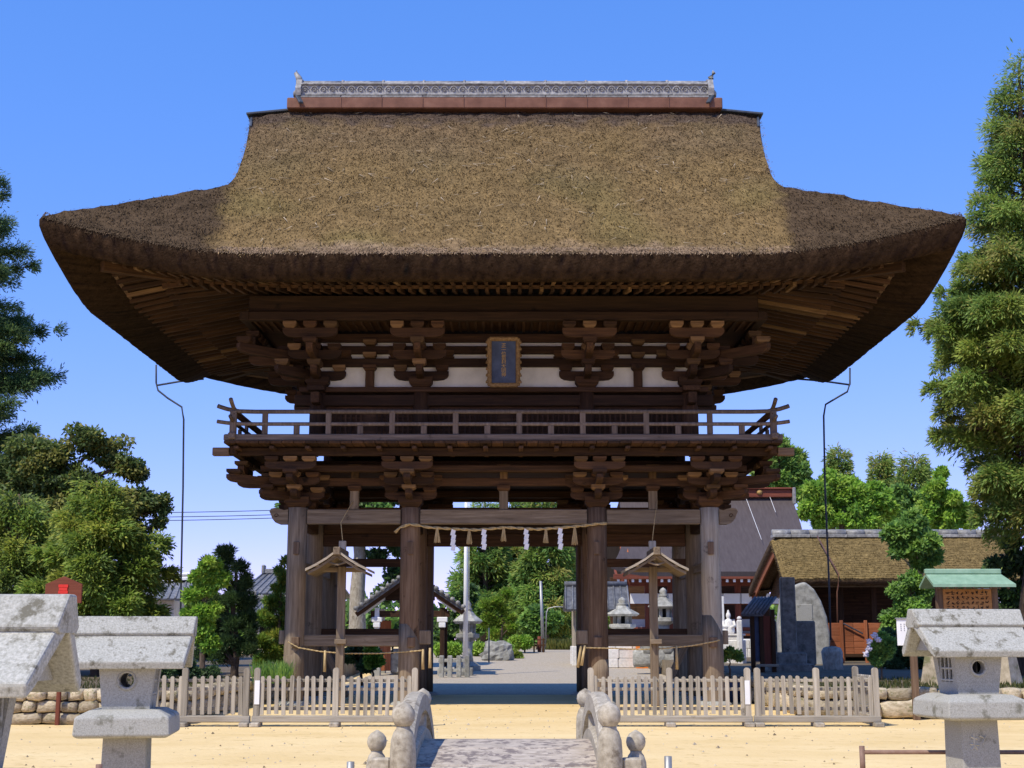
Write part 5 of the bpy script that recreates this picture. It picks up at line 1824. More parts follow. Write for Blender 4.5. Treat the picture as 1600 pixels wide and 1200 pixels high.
hy = tree("hydrangea_bush", "hydrangea bush with pale mauve flower heads beside the red board fence", "bush", 0.0, [(1378, 1000, 15), (1366, 1012, 14), (1385, 1018, 16), (1372, 1028, 14), (1390, 1005, 10)], (1377, 1060, 1005, 0.02), 6500, 0.075, 0.028, 'broad', G_MID, sub=7, limbs=4)
M['petal'] = noise_mat("hydrangea_petal", [(0.3, (0.58, 0.55, 0.64)), (0.7, (0.74, 0.70, 0.74))], scale=30, bump=0.2, rnd=0.1)
for (u, v) in ((1366, 993), (1358, 1003), (1357, 1013), (1353, 1022), (1372, 999)):
    x, z = at(u, v, -0.25)
    mb = MB()
    mb.box((0, 0, 0), (0.085, 0.085, 0.085), 0.03)
    for i in range(18):
        q = Vector(unit(1)[0]) * 0.052
        mb.box(q, (0.035, 0.035, 0.02), 0.004)
    mb.build("flower_head", 'petal', hy, (x - hy.location.x, -0.25 - hy.location.y, z - hy.location.z))
tree("potted_shrub", "small round shrub in a dark pot behind the fence right of the gate", "shrub", 1.2, [(1140, 1020, 12), (1128, 1026, 10), (1152, 1026, 10)], (1140, 1050, 1024, 0.02), 4500, 0.06, 0.02, 'broad', G_OLIVE + G_MID, sub=6, limbs=3)
x, z = at(1142, 1062, 1.2)
o = lathe("plant_pot", None, (x, 1.2, gz(1.2)), [(0.20, 0.0), (0.27, 0.25), (0.30, 0.42), (0.28, 0.44)], 'navy', 16); tag(o, "dark blue glazed pot holding a small round shrub", "pot")

# iris leaves by the left column, yellowish grass beyond the path, distant wood
def grass(name, label, x0, x1, y0, y1, z, n, h, w_, cols):
    P = np.stack([NR.uniform(x0, x1, n), NR.uniform(y0, y1, n), np.full(n, z)], axis=1)
    P[:, 2] = [max(z, gz(q)) for q in P[:, 1]]
    D = np.stack([NR.normal(0, 0.22, n), NR.normal(0, 0.22, n), np.ones(n)], axis=1)
    V = leaf_quads(P, D, unit(n), h * (0.6 + 0.7 * NR.random(n)), np.full(n, w_))
    T = np.array(cols)[NR.integers(0, len(cols), n)] * (0.7 + 0.6 * NR.random((n, 1)))
    o = put(name, fast_mesh(name, V, 4, M['leaf'], np.repeat(T, 4, axis=0)))
    tag(o, label, "grass", kind="stuff")
    return o


grass("iris_leaves", "upright green iris leaves behind the fence beside the left column", *(at(400, 1050, -0.8)[0], at(452, 1050, -0.8)[0]), -1.3, 0.2, TZ - 0.05, 520, 0.36, 0.014, G_MID)
grass("dry_grass", "yellow-green rough grass at the far end of the gravel path", at(852, 1000, 48)[0], at(905, 1000, 48)[0], 47, 54, 0.6, 2600, 0.5, 0.03, [(0.22, 0.20, 0.05), (0.16, 0.17, 0.04), (0.12, 0.15, 0.03)])
grass("terrace_weeds", "low weeds growing along the right terrace edge", 5.1, 13, -4.4, 1.0, TZ - 0.06, 5000, 0.10, 0.012, [(0.10, 0.11, 0.03), (0.14, 0.13, 0.04), (0.06, 0.08, 0.02)])
grass("terrace_weeds", "low weeds growing along the left terrace edge", -13, -5.0, -5.7, 2.0, TZ - 0.06, 5000, 0.10, 0.012, [(0.10, 0.11, 0.03), (0.14, 0.13, 0.04), (0.06, 0.08, 0.02)])
cl = []
for i in range(260):
    x = -75 + 150 * i / 259 + R.uniform(-0.6, 0.6)
    for k in range(3):
        cl.append((x, 82 + R.uniform(-5, 5), 0.9 + k * 1.1 + R.uniform(-0.3, 0.5) + 0.5 * math.sin(x * 0.3), 1.1 + 0.4 * R.random(), 0.8))
o = foliage(cl, 42000, 0.8, 0.22, 'broad', G_MID + G_DARK, "distant_wood", None, (0, 0, 0))
tag(o, "low distant belt of trees closing the horizon behind the precinct", "wood", kind="stuff")

# small stones and bits lying on the sand
n = 1000
P0 = np.stack([NR.uniform(-9, 10, n), CAM.y + 11 + 15 * NR.random(n) ** 0.8, np.full(n, 0.004)], axis=1)
V = []
for p in P0:
    r = R.uniform(0.006, 0.020) * (1.6 if R.random() > 0.93 else 1)
    a = R.uniform(0, PI)
    e = [p + np.array((r * math.cos(a + k * 2.1), r * math.sin(a + k * 2.1), 0)) for k in range(3)]
    tp = p + np.array((0, 0, r * 0.9))
    for k in range(3): V += [e[k], e[(k + 1) % 3], tp]
cst = np.array([(0.30, 0.24, 0.16), (0.42, 0.36, 0.27), (0.20, 0.15, 0.09), (0.55, 0.48, 0.36)])[NR.integers(0, 4, n)]
o = put("pebbles", fast_mesh("pebbles", np.array(V), 3, M['blade'], np.repeat(cst, 9, axis=0)))
tag(o, "small pebbles and bits of leaf scattered over the pale sand", "pebbles", kind="stuff")

# ------------------------------------------------------------------ background buildings
def slope_roof(parent, e0, e1, r0, r1, n, th=0.06, mat='tile', rib=0.05, name="tile_row"):
    """one roof slope from eave edge e0-e1 to ridge edge r0-r1 with n raised rows of tiles"""
    e0, e1, r0, r1 = map(Vector, (e0, e1, r0, r1))
    nrm = (e1 - e0).cross(r0 - e0).normalized()
    if nrm.z < 0: nrm = -nrm
    v = [e0, e1, r1, r0] + [p - nrm * th for p in (e0, e1, r1, r0)]
    put("roof_slab", mesh("roof_slab", v, [[0, 1, 2, 3], [7, 6, 5, 4], [0, 4, 5, 1], [1, 5, 6, 2], [2, 6, 7, 3], [3, 7, 4, 0]], M[mat]), parent)
    for i in range(n + 1):
        t = i / n
        a, b = e0.lerp(e1, t), r0.lerp(r1, t)
        tube(name, parent, [a + nrm * 0.01, b + nrm * 0.01], rib, mat, 6)
        lathe_at = a - (b - a).normalized() * 0.0


def wall_box(name, parent, c, size, mat, bev=0.01, **k): return box(name, parent, c, size, mat, bev, **k)


# main hall behind the gate, right
hall = thing("main_hall", "main shrine hall with a sweeping grey roof, red ridge and gold crest", "building", (8.6, 30, gz(30)))
Lh = lambda x, y, z: (x - 8.6, y - 30, z - gz(30))
xr, zr_ = at(1238, 778, 35); xe, ze_ = at(1262, 893, 30.0); xl, _ = at(955, 890, 30)
xrl = at(975, 850, 33)[0]
v, f = [], []
nsx, nsy = 20, 16
prof = []
for j in range(nsy + 1):
    t = j / nsy
    y = 30 + 5 * t
    z = ze_ + (zr_ - ze_) * (0.74 * t + 0.26 * t * t)
    hw0 = xl + (xrl - xl) * min(1, t * 1.8) ** 0.7; hw1 = xe + (xr - xe) * min(1, t * 1.5) ** 0.7
    for i in range(nsx + 1):
        x = hw0 + (hw1 - hw0) * i / nsx
        q = abs(2 * i / nsx - 1)
        lift_ = 0.35 * max(0, q - 0.6) ** 2 / 0.16 * (1 - t) ** 2
        v.append(Lh(x, y, z + lift_))
n0 = len(v)
for j in range(nsy + 1):
    for i in range(nsx + 1):
        p = v[j * (nsx + 1) + i]; v.append((p[0], p[1] + 0.08, p[2] - 0.22))
for j in range(nsy):
    for i in range(nsx):
        a = j * (nsx + 1) + i
        f.append([a, a + 1, a + nsx + 2, a + nsx + 1]); f.append([n0 + a + nsx + 1, n0 + a + nsx + 2, n0 + a + 1, n0 + a])
for i in range(nsx): f.append([n0 + i, n0 + i + 1, i + 1, i])
for j in range(nsy):
    a, b = j * (nsx + 1), (j + 1) * (nsx + 1)
    f.append([a, b, n0 + b, n0 + a]); f.append([a + nsx, n0 + a + nsx, n0 + b + nsx, b + nsx])
rfh = put("roof", mesh("hall_roof", v, f, M['bark_roof'], False), hall)
# rear slope
vb_ = [Lh(xrl, 35, zr_), Lh(xr, 35, zr_), Lh(xe, 40.5, ze_), Lh(xl, 40.5, ze_)]
put("rear_slope", mesh("hall_rear_slope", vb_, [[1, 0, 3, 2]], M['bark_roof']), rfh)
c = Lh((xrl + xr) / 2 - 0.1, 35, zr_ + 0.18)
box("ridge", rfh, c, (xr - xrl + 0.1, 0.5, 0.34), 'redwood', 0.02)
box("ridge_cap", rfh, (c[0], c[1], c[2] + 0.215), (xr - xrl + 0.4, 0.7, 0.08), 'redwood', 0.02)
box("ridge_end", rfh, (c[0] + (xr - xrl) / 2 + 0.12, c[1] - 0.1, c[2] - 0.12), (0.14, 0.6, 0.75), 'ridge_tile', 0.03)
x, z = at(1187, 769, 34.7)
crest = lathe("gold_crest", rfh, Lh(x, 34.72, z), [(0.12, -0.02), (0.13, 0.0), (0.06, 0.05), (0.01, 0.06)], 'gold', 14); crest.rotation_euler = (PI / 2, 0, 0)
for (u0, v0, u1, v1) in ((1165, 778, 1190, 845), (1203, 778, 1212, 802)):
    pts = []
    for k in range(6):
        t = k / 5
        uu, vv_ = u0 + (u1 - u0) * t, v0 + (v1 - v0) * t
        Y = 35 - 5 * min(1, (vv_ - 775) / 118.0)
        xx, zz = at(uu, vv_, Y - 0.10); pts.append(Lh(xx, Y - 0.10, zz + 0.05))
    tube("lightning_cable", rfh, pts, 0.009, 'paper', 5)
beam("fascia", hall, Lh(xl + 0.1, 30.15, ze_ - 0.20), Lh(xe - 0.1, 30.15, ze_ - 0.20), 0.16, 0.20, 'redwood')
beam("bargeboard", hall, Lh(xrl - 0.05, 33.2, at(977, 850, 33)[1] + 0.4), Lh(xrl - 0.10, 31.4, at(977, 850, 33)[1] - 0.6), 0.30, 0.35, 'vermilion')
for i in range(26):
    x = xl + 0.3 + (xe - xl - 0.6) * i / 25
    beam("rafter", hall, Lh(x, 30.2, ze_ - 0.36), Lh(x, 32.0, ze_ + 0.15), 0.09, 0.11, 'redwood')
    box("rafter_end", hall, Lh(x, 30.19, ze_ - 0.36), (0.10, 0.03, 0.12), 'white_paint', 0.004)
for i in range(8):
    x = xl + 0.7 + (xe - xl - 1.4) * i / 7
    box("pillar", hall, Lh(x, 31.8, 2.3), (0.24, 0.24, 3.6), 'redwood', 0.02)
for z, h in ((3.55, 0.26), (2.75, 0.18), (1.65, 0.16)):
    box("tie_beam", hall, Lh((xl + xe) / 2, 31.78, z), (xe - xl - 0.9, 0.18, h), 'redwood', 0.02)
box("rear_wall", hall, Lh((xl + xe) / 2, 36.5, 2.2), (xe - xl - 0.8, 0.2, 3.6), 'dark', 0.02)
box("floor", hall, Lh((xl + xe) / 2, 34.5, 1.15), (xe - xl - 0.4, 6, 0.2), 'redwood', 0.02)
for i in range(8):
    x = xl + 0.9 + (xe - xl - 1.9) * (i + 0.35) / 8
    box("white_curtain", hall, Lh(x + 0.15, 31.6, 2.9), (0.85, 0.03, 0.42), 'white_paint', 0.004)
    box("shoji_panel", hall, Lh(x + 0.15, 32.2, 1.75), (0.75, 0.03, 0.62), 'white_paint', 0.004)
    box("orange_rail", hall, Lh(x + 0.15, 31.6, 1.42), (0.9, 0.08, 0.10), 'vermilion', 0.01)

# stone platform wall with blocks in front of the hall
plat = thing("stone_platform", "low platform wall of pale dressed stone blocks before the main hall", "wall", (6.4, 24.5, gz(24.5)))
for r in range(3):
    x = -3.2 + (r % 2) * 0.3
    while x < 3.4:
        ww = R.uniform(0.5, 0.9)
        box("stone_block", plat, (x + ww / 2, R.uniform(-0.02, 0.02), 0.17 + r * 0.335), (ww - 0.012, 0.4, 0.325), 'whitestone', 0.015)
        x += ww
box("platform_top", plat, (0.1, 2.6, 1.0), (6.7, 5.0, 0.06), 'whitestone', 0.01)
x, z = at(1003, 1008, 24)
o = box("orange_box", None, (x, 24.05, gz(24) + 0.5), (0.42, 0.30, 1.0), 'orange', 0.01)
box("slot", o, (0, -0.155, 0.25), (0.10, 0.01, 0.16), 'ink', 0.001); box("lid", o, (0, 0, 0.52), (0.50, 0.36, 0.05), 'orange', 0.008)
tag(o, "orange box standing against the stone platform seen through the right bay", "box")
# rubble stones of the lantern base
for i, (u, v, r) in enumerate(((1005, 1028, 16), (1025, 1026, 18), (1046, 1028, 17), (1016, 1012, 15), (1038, 1010, 16))):
    Y = 19.5; s_ = (Y - CAM.y) / 2150; x, z = at(u, v, Y)
    o = put("rubble_stone", STONES[i], None, (x, Y, z)); o.scale = (r * 2.1 * s_, 0.6, r * 1.7 * s_)
    o.data = o.data.copy(); o.data.materials.clear(); o.data.materials.append(M['rock'])
    tag(o, ("lower left", "lower middle", "lower right", "upper left", "upper right")[i] + " rough grey stone of the pile seen in the right bay", "stone", "rough stones of the pile in the right bay")


def small_lantern(label, u, vb, vt, Y, group="small stone lanterns in the precinct", wide=1.0, mat='granite'):
    x, zt = at(u, vt, Y); _, zb = at(u, vb, Y)
    t = thing("garden_lantern", label, "stone lantern", (x, Y, zb), group=group)
    h = zt - zb
    q = h * 0.21 * wide
    lathe("base", t, (0, 0, 0), [(q * 0.95, -0.1), (q * 0.95, h * 0.07), (q * 0.6, h * 0.12), (q * 0.55, h * 0.13)], mat, 6, False)
    lathe("shaft", t, (0, 0, 0), [(q * 0.45, h * 0.12), (q * 0.32, h * 0.26), (q * 0.40, h * 0.42)], mat, 12)
    lathe("platform", t, (0, 0, 0), [(q * 0.4, h * 0.41), (q * 0.85, h * 0.47), (q * 0.85, h * 0.52), (q * 0.6, h * 0.53)], mat, 6, False)
    fbx = MB()
    for a in range(6):
        th = a * PI / 3
        fbx.box((q * 0.48 * math.cos(th), q * 0.48 * math.sin(th), h * 0.60), (q * 0.22, q * 0.22, h * 0.15), 0.01)
    fbx.build("fire_box", mat, t)
    lathe("fire_box_shade", t, (0, 0, 0), [(q * 0.30, h * 0.53), (q * 0.30, h * 0.67)], 'ink', 6, False)  # added black core that paints the unlit hollow between the uprights
    lathe("roof", t, (0, 0, 0), [(q * 0.9, h * 0.665), (q * 1.08, h * 0.70), (q * 1.0, h * 0.72), (q * 0.6, h * 0.78), (q * 0.32, h * 0.85)], mat, 6, False)
    lathe("finial", t, (0, 0, 0), [(q * 0.26, h * 0.84), (q * 0.34, h * 0.88), (q * 0.20, h * 0.90), (q * 0.28, h * 0.94), (q * 0.16, h * 0.98), (q * 0.02, h * 1.0)], mat, 10)
    return t


small_lantern("tall stone lantern behind the white flagpole in the passage", 731, 1048, 938, 22, wide=0.95, mat='rock')
small_lantern("squat stone lantern seen in the right bay, nearer the passage", 972, 1022, 933, 26, wide=1.35, mat='rock')
small_lantern("tall stone lantern right of the roofed post in the right bay", 1036, 1018, 918, 20, wide=1.1, mat='rock')
# stone fence by the lantern and flagpole
sf = thing("stone_fence", "low pale stone fence of square posts at the foot of the flagpole", "fence", (at(706, 1050, 17)[0], 17, gz(17)))
for i, u in enumerate((690, 703, 717, 730)):
    box("stone_post", sf, ((at(u, 1040, 17)[0]) - sf.location.x, 0, 0.32), (0.15, 0.15, 0.70), 'rock', 0.02)
for z in (0.22, 0.52):
    box("stone_rail", sf, (0.05, 0, z), (0.95, 0.09, 0.10), 'rock', 0.01)
fpx, fpz = at(727, 1050, 18.5)
fp = thing("flagpole", "white flagpole seen through the passage", "flagpole", (fpx, 18.5, gz(18.5)))
tube("pole", fp, [(0, 0, -0.1), (0, 0, 6.4)], [0.085, 0.05], 'white_paint', 12)
lathe("finial", fp, (0, 0, 6.4), [(0.02, 0), (0.08, 0.06), (0.08, 0.10), (0.01, 0.16)], 'gold', 10)
box("foot", fp, (0, 0, 0.12), (0.5, 0.4, 0.26), 'darkstone', 0.02)
tube("halyard", fp, [(0.11, -0.02, 0.8), (0.09, -0.02, 6.3)], 0.008, 'paper', 4)
ux, uz = at(849, 1018, 42)
up = thing("utility_pole", "grey utility pole with a bracket pipe seen through the passage", "pole", (ux, 42, gz(42)))
tube("pole", up, [(0, 0, -0.1), (-0.12, 0, at(846, 908, 42)[1] - gz(42))], [0.085, 0.065], 'metal', 10)
mbp = [(0.1, 0, at(849, 1012, 42)[1] - gz(42)), (0.16, 0, at(849, 958, 42)[1] - gz(42)), (0.24, 0, at(849, 951, 42)[1] - gz(42)), (0.6, 0, at(849, 948, 42)[1] - gz(42)), (1.3, -0.2, at(849, 949, 42)[1] - gz(42))]
tube("bracket_pipe", up, mbp, 0.03, 'metal', 6)
x, z = at(847, 1000, 41.6)
tube("marker_post", up, [(-0.2, -0.3, -0.1), (-0.2, -0.3, 0.75)], 0.09, 'redwood', 8)
# garden rock
def rock_mesh(seed, amp=0.34):
    v, f = [], []
    nu, nv = 22, 13
    for j in range(nv + 1):
        ph = -PI / 2 + PI * j / nv
        for i in range(nu):
            th = 2 * PI * i / nu
            p = Vector((math.cos(th) * math.cos(ph), math.sin(th) * math.cos(ph), math.sin(ph)))
            k = 0.5 * (1 + amp * MN.noise(p * 1.3 + Vector((seed * 3.1, 0, 0))) + 0.22 * MN.noise(p * 3.1 + Vector((0, seed * 2.3, 0))))
            q = p * k
            q.z = max(q.z, -0.36)
            v.append(q)
    for j in range(nv):
        for i in range(nu):
            a, b = j * nu + i, j * nu + (i + 1) % nu
            f.append([a, b, b + nu, a + nu])
    return mesh("rock_piece", v, f, M['rock'], False)


rk = put("garden_rock", rock_mesh(3), None, (at(777, 1020, 31)[0], 31, gz(31) + 0.30)); rk.scale = (1.35, 0.9, 1.05)
tag(rk, "grey rock standing before the clipped hedges seen through the passage", "rock")
o = tube("iron_stake", None, [(at(764, 1020, 29)[0], 29, gz(29) - 0.1), (at(764, 1020, 29)[0], 29, gz(29) + 1.35)], 0.03, 'rod', 6); tag(o, "thin dark iron stake left of the grey rock", "stake")
# far fence left of utility pole
gf = thing("garden_fence", "low dark rail fence left of the utility pole", "fence", (at(828, 1015, 41)[0], 41, gz(41)))
for i in range(4): box("post", gf, (-0.7 + i * 0.45, 0, 0.3), (0.08, 0.08, 0.75), 'dark', 0.01)
for z in (0.35, 0.6): box("rail", gf, (0, 0, z), (1.5, 0.05, 0.06), 'dark', 0.008)
# small tiled roof right of the passage
x0, z1 = at(882, 915, 27); x1, z0 = at(930, 952, 26)
ts = thing("tiled_shelter", "small shelter with grey tiled roof on posts right of the utility pole", "shelter", (x0 + 0.8, 26.5, gz(26)))
LT_ = lambda x, y, z: (x - ts.location.x, y - ts.location.y, z - ts.location.z)
slope_roof(ts, LT_(x0, 25.9, z0), LT_(x0 + 2.4, 25.9, z0), LT_(x0 + 0.05, 27.0, z1), LT_(x0 + 2.4, 27.0, z1), 9, rib=0.035)
slope_roof(ts, LT_(x0, 28.1, z0), LT_(x0 + 2.4, 28.1, z0), LT_(x0 + 0.05, 27.0, z1), LT_(x0 + 2.4, 27.0, z1), 9, rib=0.035)
tube("ridge", ts, [LT_(x0, 27, z1 + 0.06), LT_(x0 + 2.4, 27, z1 + 0.06)], 0.10, 'tile', 8)
for xx in (x0 + 0.35, x0 + 2.0):
    for yy in (26.4, 27.7):
        box("post", ts, LT_(xx, yy, gz(26) + (z0 - gz(26)) / 2), (0.10, 0.10, z0 - gz(26)), 'pale', 0.01)
        box("base_stone", ts, LT_(xx, yy, gz(26) + 0.35), (0.22, 0.22, 0.75), 'whitestone', 0.02)
# long tiled hall seen low behind the lanterns
x0, z1 = at(940, 918, 34); x1, z0 = at(1195, 938, 33)
# washing pavilion in the left bay
Yp = 18.0
ax, az = at(640, 893, Yp); elx, elz = at(556, 953, Yp); erx, erz = at(724, 950, Yp)
wp = thing("washing_pavilion", "open washing pavilion with a gabled grey tile roof in the left bay", "pavilion", (ax, Yp + 1.2, gz(Yp)))
LW = lambda x, y, z: (x - ax, y - Yp - 1.2, z - gz(Yp))
for (ex, ez) in ((elx, elz), (erx, erz)):
    slope_roof(wp, LW(ex, Yp, ez), LW(ex, Yp + 2.6, ez), LW(ax, Yp, az), LW(ax, Yp + 2.6, az), 10, 0.09, rib=0.045)
    n = 11
    for i in range(n):
        t = i / (n - 1)
        p = Vector(LW(ex, Yp, ez)).lerp(Vector(LW(ax, Yp, az)), t)
        tube("verge_tile", wp, [p + Vector((0, -0.08, 0.05)), p + Vector((0, 0.22, 0.05))], 0.075, 'ridge_tile', 8)
    beam("bargeboard", wp, Vector(LW(ex, Yp + 0.10, ez - 0.15)), Vector(LW(ax, Yp + 0.10, az - 0.17)), 0.05, 0.16, 'dark')
    beam("white_rafter_tip", wp, Vector(LW(ex * 0.86 + ax * 0.14, Yp + 0.25, ez - 0.12)), Vector(LW(ex * 0.5 + ax * 0.5, Yp + 0.25, (ez + az) / 2 - 0.25)), 0.05, 0.07, 'white_paint')
tube("ridge", wp, [LW(ax, Yp - 0.1, az + 0.1), LW(ax, Yp + 2.7, az + 0.1)], 0.14, 'ridge_tile', 10)
for q in (-1, 1):
    px = ax + q * 1.05
    for yy in (Yp + 0.35, Yp + 2.2):
        box("post", wp, LW(px, yy, gz(Yp) + 1.05), (0.15, 0.15, 2.2), 'white_paint' if q < 0 else 'dark', 0.01)
        box("post_foot", wp, LW(px, yy, gz(Yp) + 0.12), (0.28, 0.28, 0.3), 'granite', 0.02)
    box("white_bracket", wp, LW(px, Yp + 0.28, elz - 0.30), (0.34, 0.12, 0.16), 'white_paint', 0.02)
    box("white_bracket", wp, LW(px, Yp + 0.28, elz - 0.47), (0.22, 0.12, 0.16), 'white_paint', 0.02)
beam("tie_beam", wp, LW(elx + 0.45, Yp + 0.35, elz - 0.12), LW(erx - 0.45, Yp + 0.35, elz - 0.12), 0.12, 0.2, 'dark')
box("gable_panel", wp, LW(ax, Yp + 0.4, (elz + az) / 2 - 0.05), (1.6, 0.05, 0.5), 'dark', 0.01)
box("inner_post", wp, LW(at(597, 1000, Yp)[0], Yp + 0.8, gz(Yp) + 0.95), (0.42, 0.10, 1.6), 'red_board', 0.01)
box("basin", wp, LW(ax, Yp + 1.3, gz(Yp) + 0.45), (1.3, 0.8, 0.8), 'rock', 0.06)
dg = tube("spout", wp, [LW(at(611, 1020, Yp)[0], Yp + 0.5, at(611, 1022, Yp)[1]), LW(at(611, 1020, Yp)[0], Yp + 0.5, at(611, 1010, Yp)[1]), LW(at(619, 1004, Yp)[0], Yp + 0.45, at(619, 1004, Yp)[1]),
                        LW(at(620, 997, Yp)[0], Yp + 0.45, at(620, 996, Yp)[1]), LW(at(611, 993, Yp)[0], Yp + 0.4, at(611, 992, Yp)[1]), LW(at(625, 991, Yp)[0], Yp + 0.38, at(625, 991, Yp)[1]), LW(at(629, 997, Yp)[0], Yp + 0.35, at(629, 998, Yp)[1])],
          [0.04, 0.05, 0.055, 0.055, 0.05, 0.06, 0.03], 'ink', 8)
# houses at the left
def house(label, u0, u1, vr, ve, Y, depth, wallmat='plaster', n=14):
    x0, zr2 = at(u0, vr, Y + depth / 2); x1, _ = at(u1, vr, Y + depth / 2)
    _, ze2 = at(u0, ve, Y)
    t = thing("tiled_house", label, "house", ((x0 + x1) / 2, Y + depth / 2, gz(Y)), group="houses beyond the left terrace")
    LL = lambda x, y, z: (x - t.location.x, y - t.location.y, z - t.location.z)
    ex = 0.5
    slope_roof(t, LL(x0 - ex, Y, ze2), LL(x1 + ex, Y, ze2), LL(x0, Y + depth / 2, zr2), LL(x1, Y + depth / 2, zr2), n, rib=0.05)
    slope_roof(t, LL(x0 - ex, Y + depth, ze2), LL(x1 + ex, Y + depth, ze2), LL(x0, Y + depth / 2, zr2), LL(x1, Y + depth / 2, zr2), n, rib=0.05)
    box("ridge", t, LL((x0 + x1) / 2, Y + depth / 2, zr2 + 0.10), (x1 - x0 + 0.1, 0.3, 0.22), 'ridge_tile', 0.03)
    for xx in (x0, x1): box("ridge_end", t, LL(xx, Y + depth / 2, zr2 + 0.18), (0.16, 0.4, 0.42), 'ridge_tile', 0.05)
    box("wall", t, LL((x0 + x1) / 2, Y + depth / 2, (ze2 + gz(Y)) / 2 - 0.1), (x1 - x0 - 0.5, depth - 1.2, ze2 - gz(Y) + 0.1), wallmat, 0.02)
    for i in range(3):
        xx = x0 + 0.9 + (x1 - x0 - 1.8) * i / 2
        wdw = box("window", t, LL(xx, Y + 0.585, gz(Y) + (ze2 - gz(Y)) * 0.62), (0.9, 0.05, 0.8), 'ink', 0.01)
        box("sill", wdw, (0, -0.03, -0.43), (1.0, 0.08, 0.06), 'dark', 0.005)
    return t
house("house with grey tiled roof left of the gate, upper of two roofs", 412, 520, 896, 927, 34, 6)
house("lower tiled roof before the other house, half hidden by garden pines", 400, 470, 938, 962, 31, 4, 'plaster', 10)
house("low pale house half hidden by the trees behind the left lanterns", 190, 300, 905, 935, 30, 5)
wr = thing("white_shed", "white roofed shed between the left trees and lightning rod", "shed", (at(297, 900, 33)[0], 34, gz(33)))
_, z = at(297, 892, 33); _, ze3 = at(297, 905, 32)
put("roof", mesh("shed_roof", [(-1.0, -2, ze3 - gz(33)), (0.5, -2, ze3 - gz(33) + 0.1), (0.5, 1, z - gz(33) + 0.15), (-1.0, 1, z - gz(33)), (-1.0, -2, ze3 - gz(33) - 0.1), (0.5, -2, ze3 - gz(33)), (0.5, 1, z - gz(33)), (-1.0, 1, z - gz(33) - 0.1)],
                         [[0, 1, 2, 3], [7, 6, 5, 4], [0, 4, 5, 1], [1, 5, 6, 2], [2, 6, 7, 3], [3, 7, 4, 0]], M['white_paint']), wr)
box("wall", wr, (-0.2, -0.5, (ze3 - gz(33)) / 2), (1.2, 2.2, ze3 - gz(33) - 0.15), 'plaster', 0.02)

# thatched hall at the right
Yt = 16.5
exl, ezl = at(1224, 903, Yt); exr, _ = at(1610, 903, Yt)
rxl, rzl = at(1204, 838, Yt + 3.2)
th = thing("thatched_hall", "long low thatched hall with dark open front on the right terrace", "building", ((exl + exr) / 2, Yt + 3, TZ))
LH = lambda x, y, z: (x - th.location.x, y - th.location.y, z - th.location.z)
def th_z(t): return ezl + (rzl - ezl) * (1.12 * t - 0.12 * t * t)
for q in (1, -1):
    v, f = [], []
    nsx, nst = 90, 26
    for j in range(nst + 1):
        t = j / nst
        y = Yt + 3.2 * t if q == 1 else Yt + 6.4 - 3.2 * t
        for i in range(nsx + 1):
            x = exl + (rxl - exl) * t + (exr - exl + (0.0)) * i / nsx
            edge = -0.16 * max(0.0, 1 - i / nsx * 16) ** 2
            z = th_z(t) + 0.03 * MN.fractal((x * 3, y * 3, 5.5), 1.0, 2.0, 3) + edge
            v.append(LH(x, y, z))
    for j in range(nst):
        for i in range(nsx):
            a = j * (nsx + 1) + i
            quad = [a, a + 1, a + nsx + 2, a + nsx + 1]
            f.append(quad if q == 1 else quad[::-1])
    n0 = len(v)
    for i in range(nsx + 1):
        x = v[i]
        v.append((x[0], x[1] - 0.03 * q, x[2] - 0.10)); v.append((x[0], x[1] + 0.10 * q, x[2] - 0.24)); v.append((x[0], x[1] + 0.6 * q, x[2] - 0.16))
    for i in range(nsx):
        ids0 = [i, n0 + 3 * i, n0 + 3 * i + 1, n0 + 3 * i + 2]; ids1 = [i + 1, n0 + 3 * i + 3, n0 + 3 * i + 4, n0 + 3 * i + 5]
        for k in range(3):
            quad = [ids0[k], ids0[k + 1], ids1[k + 1], ids1[k]]
            f.append(quad if q == 1 else quad[::-1])
    me = mesh("thatch_slope", v, f, M['thatch'], True)
    va = np.array(v)
    tb = np.array((0.21, 0.15, 0.062)) * (1 + 0.3 * NR.standard_normal((len(v), 1)) * 0.5)
    tb[n0:] = (0.10, 0.065, 0.04)
    set_tint(me, np.clip(tb, 0.02, 0.4)); rt = put("thatched_roof", me, th)
    if q == 1:
        n = 40000
        js = NR.integers(0, n0, n)
        P0 = va[js] + NR.normal(0, 0.03, (n, 3)) * np.array((1, 0, 0))
        dirs = np.stack([NR.normal(0, 0.35, n), -np.ones(n), -0.5 + np.abs(NR.normal(0, 0.3, n))], axis=1); dirs /= np.linalg.norm(dirs, axis=1)[:, None]
        straw("loose_straw", P0, np.clip(tb[js] * (0.6 + 0.8 * NR.random((n, 1))), 0.01, 0.6).astype(np.float32), dirs, np.tile(np.array((0, -0.45, 0.9)), (n, 1)), 0.075, 0.008, rt)
        rmain = rt
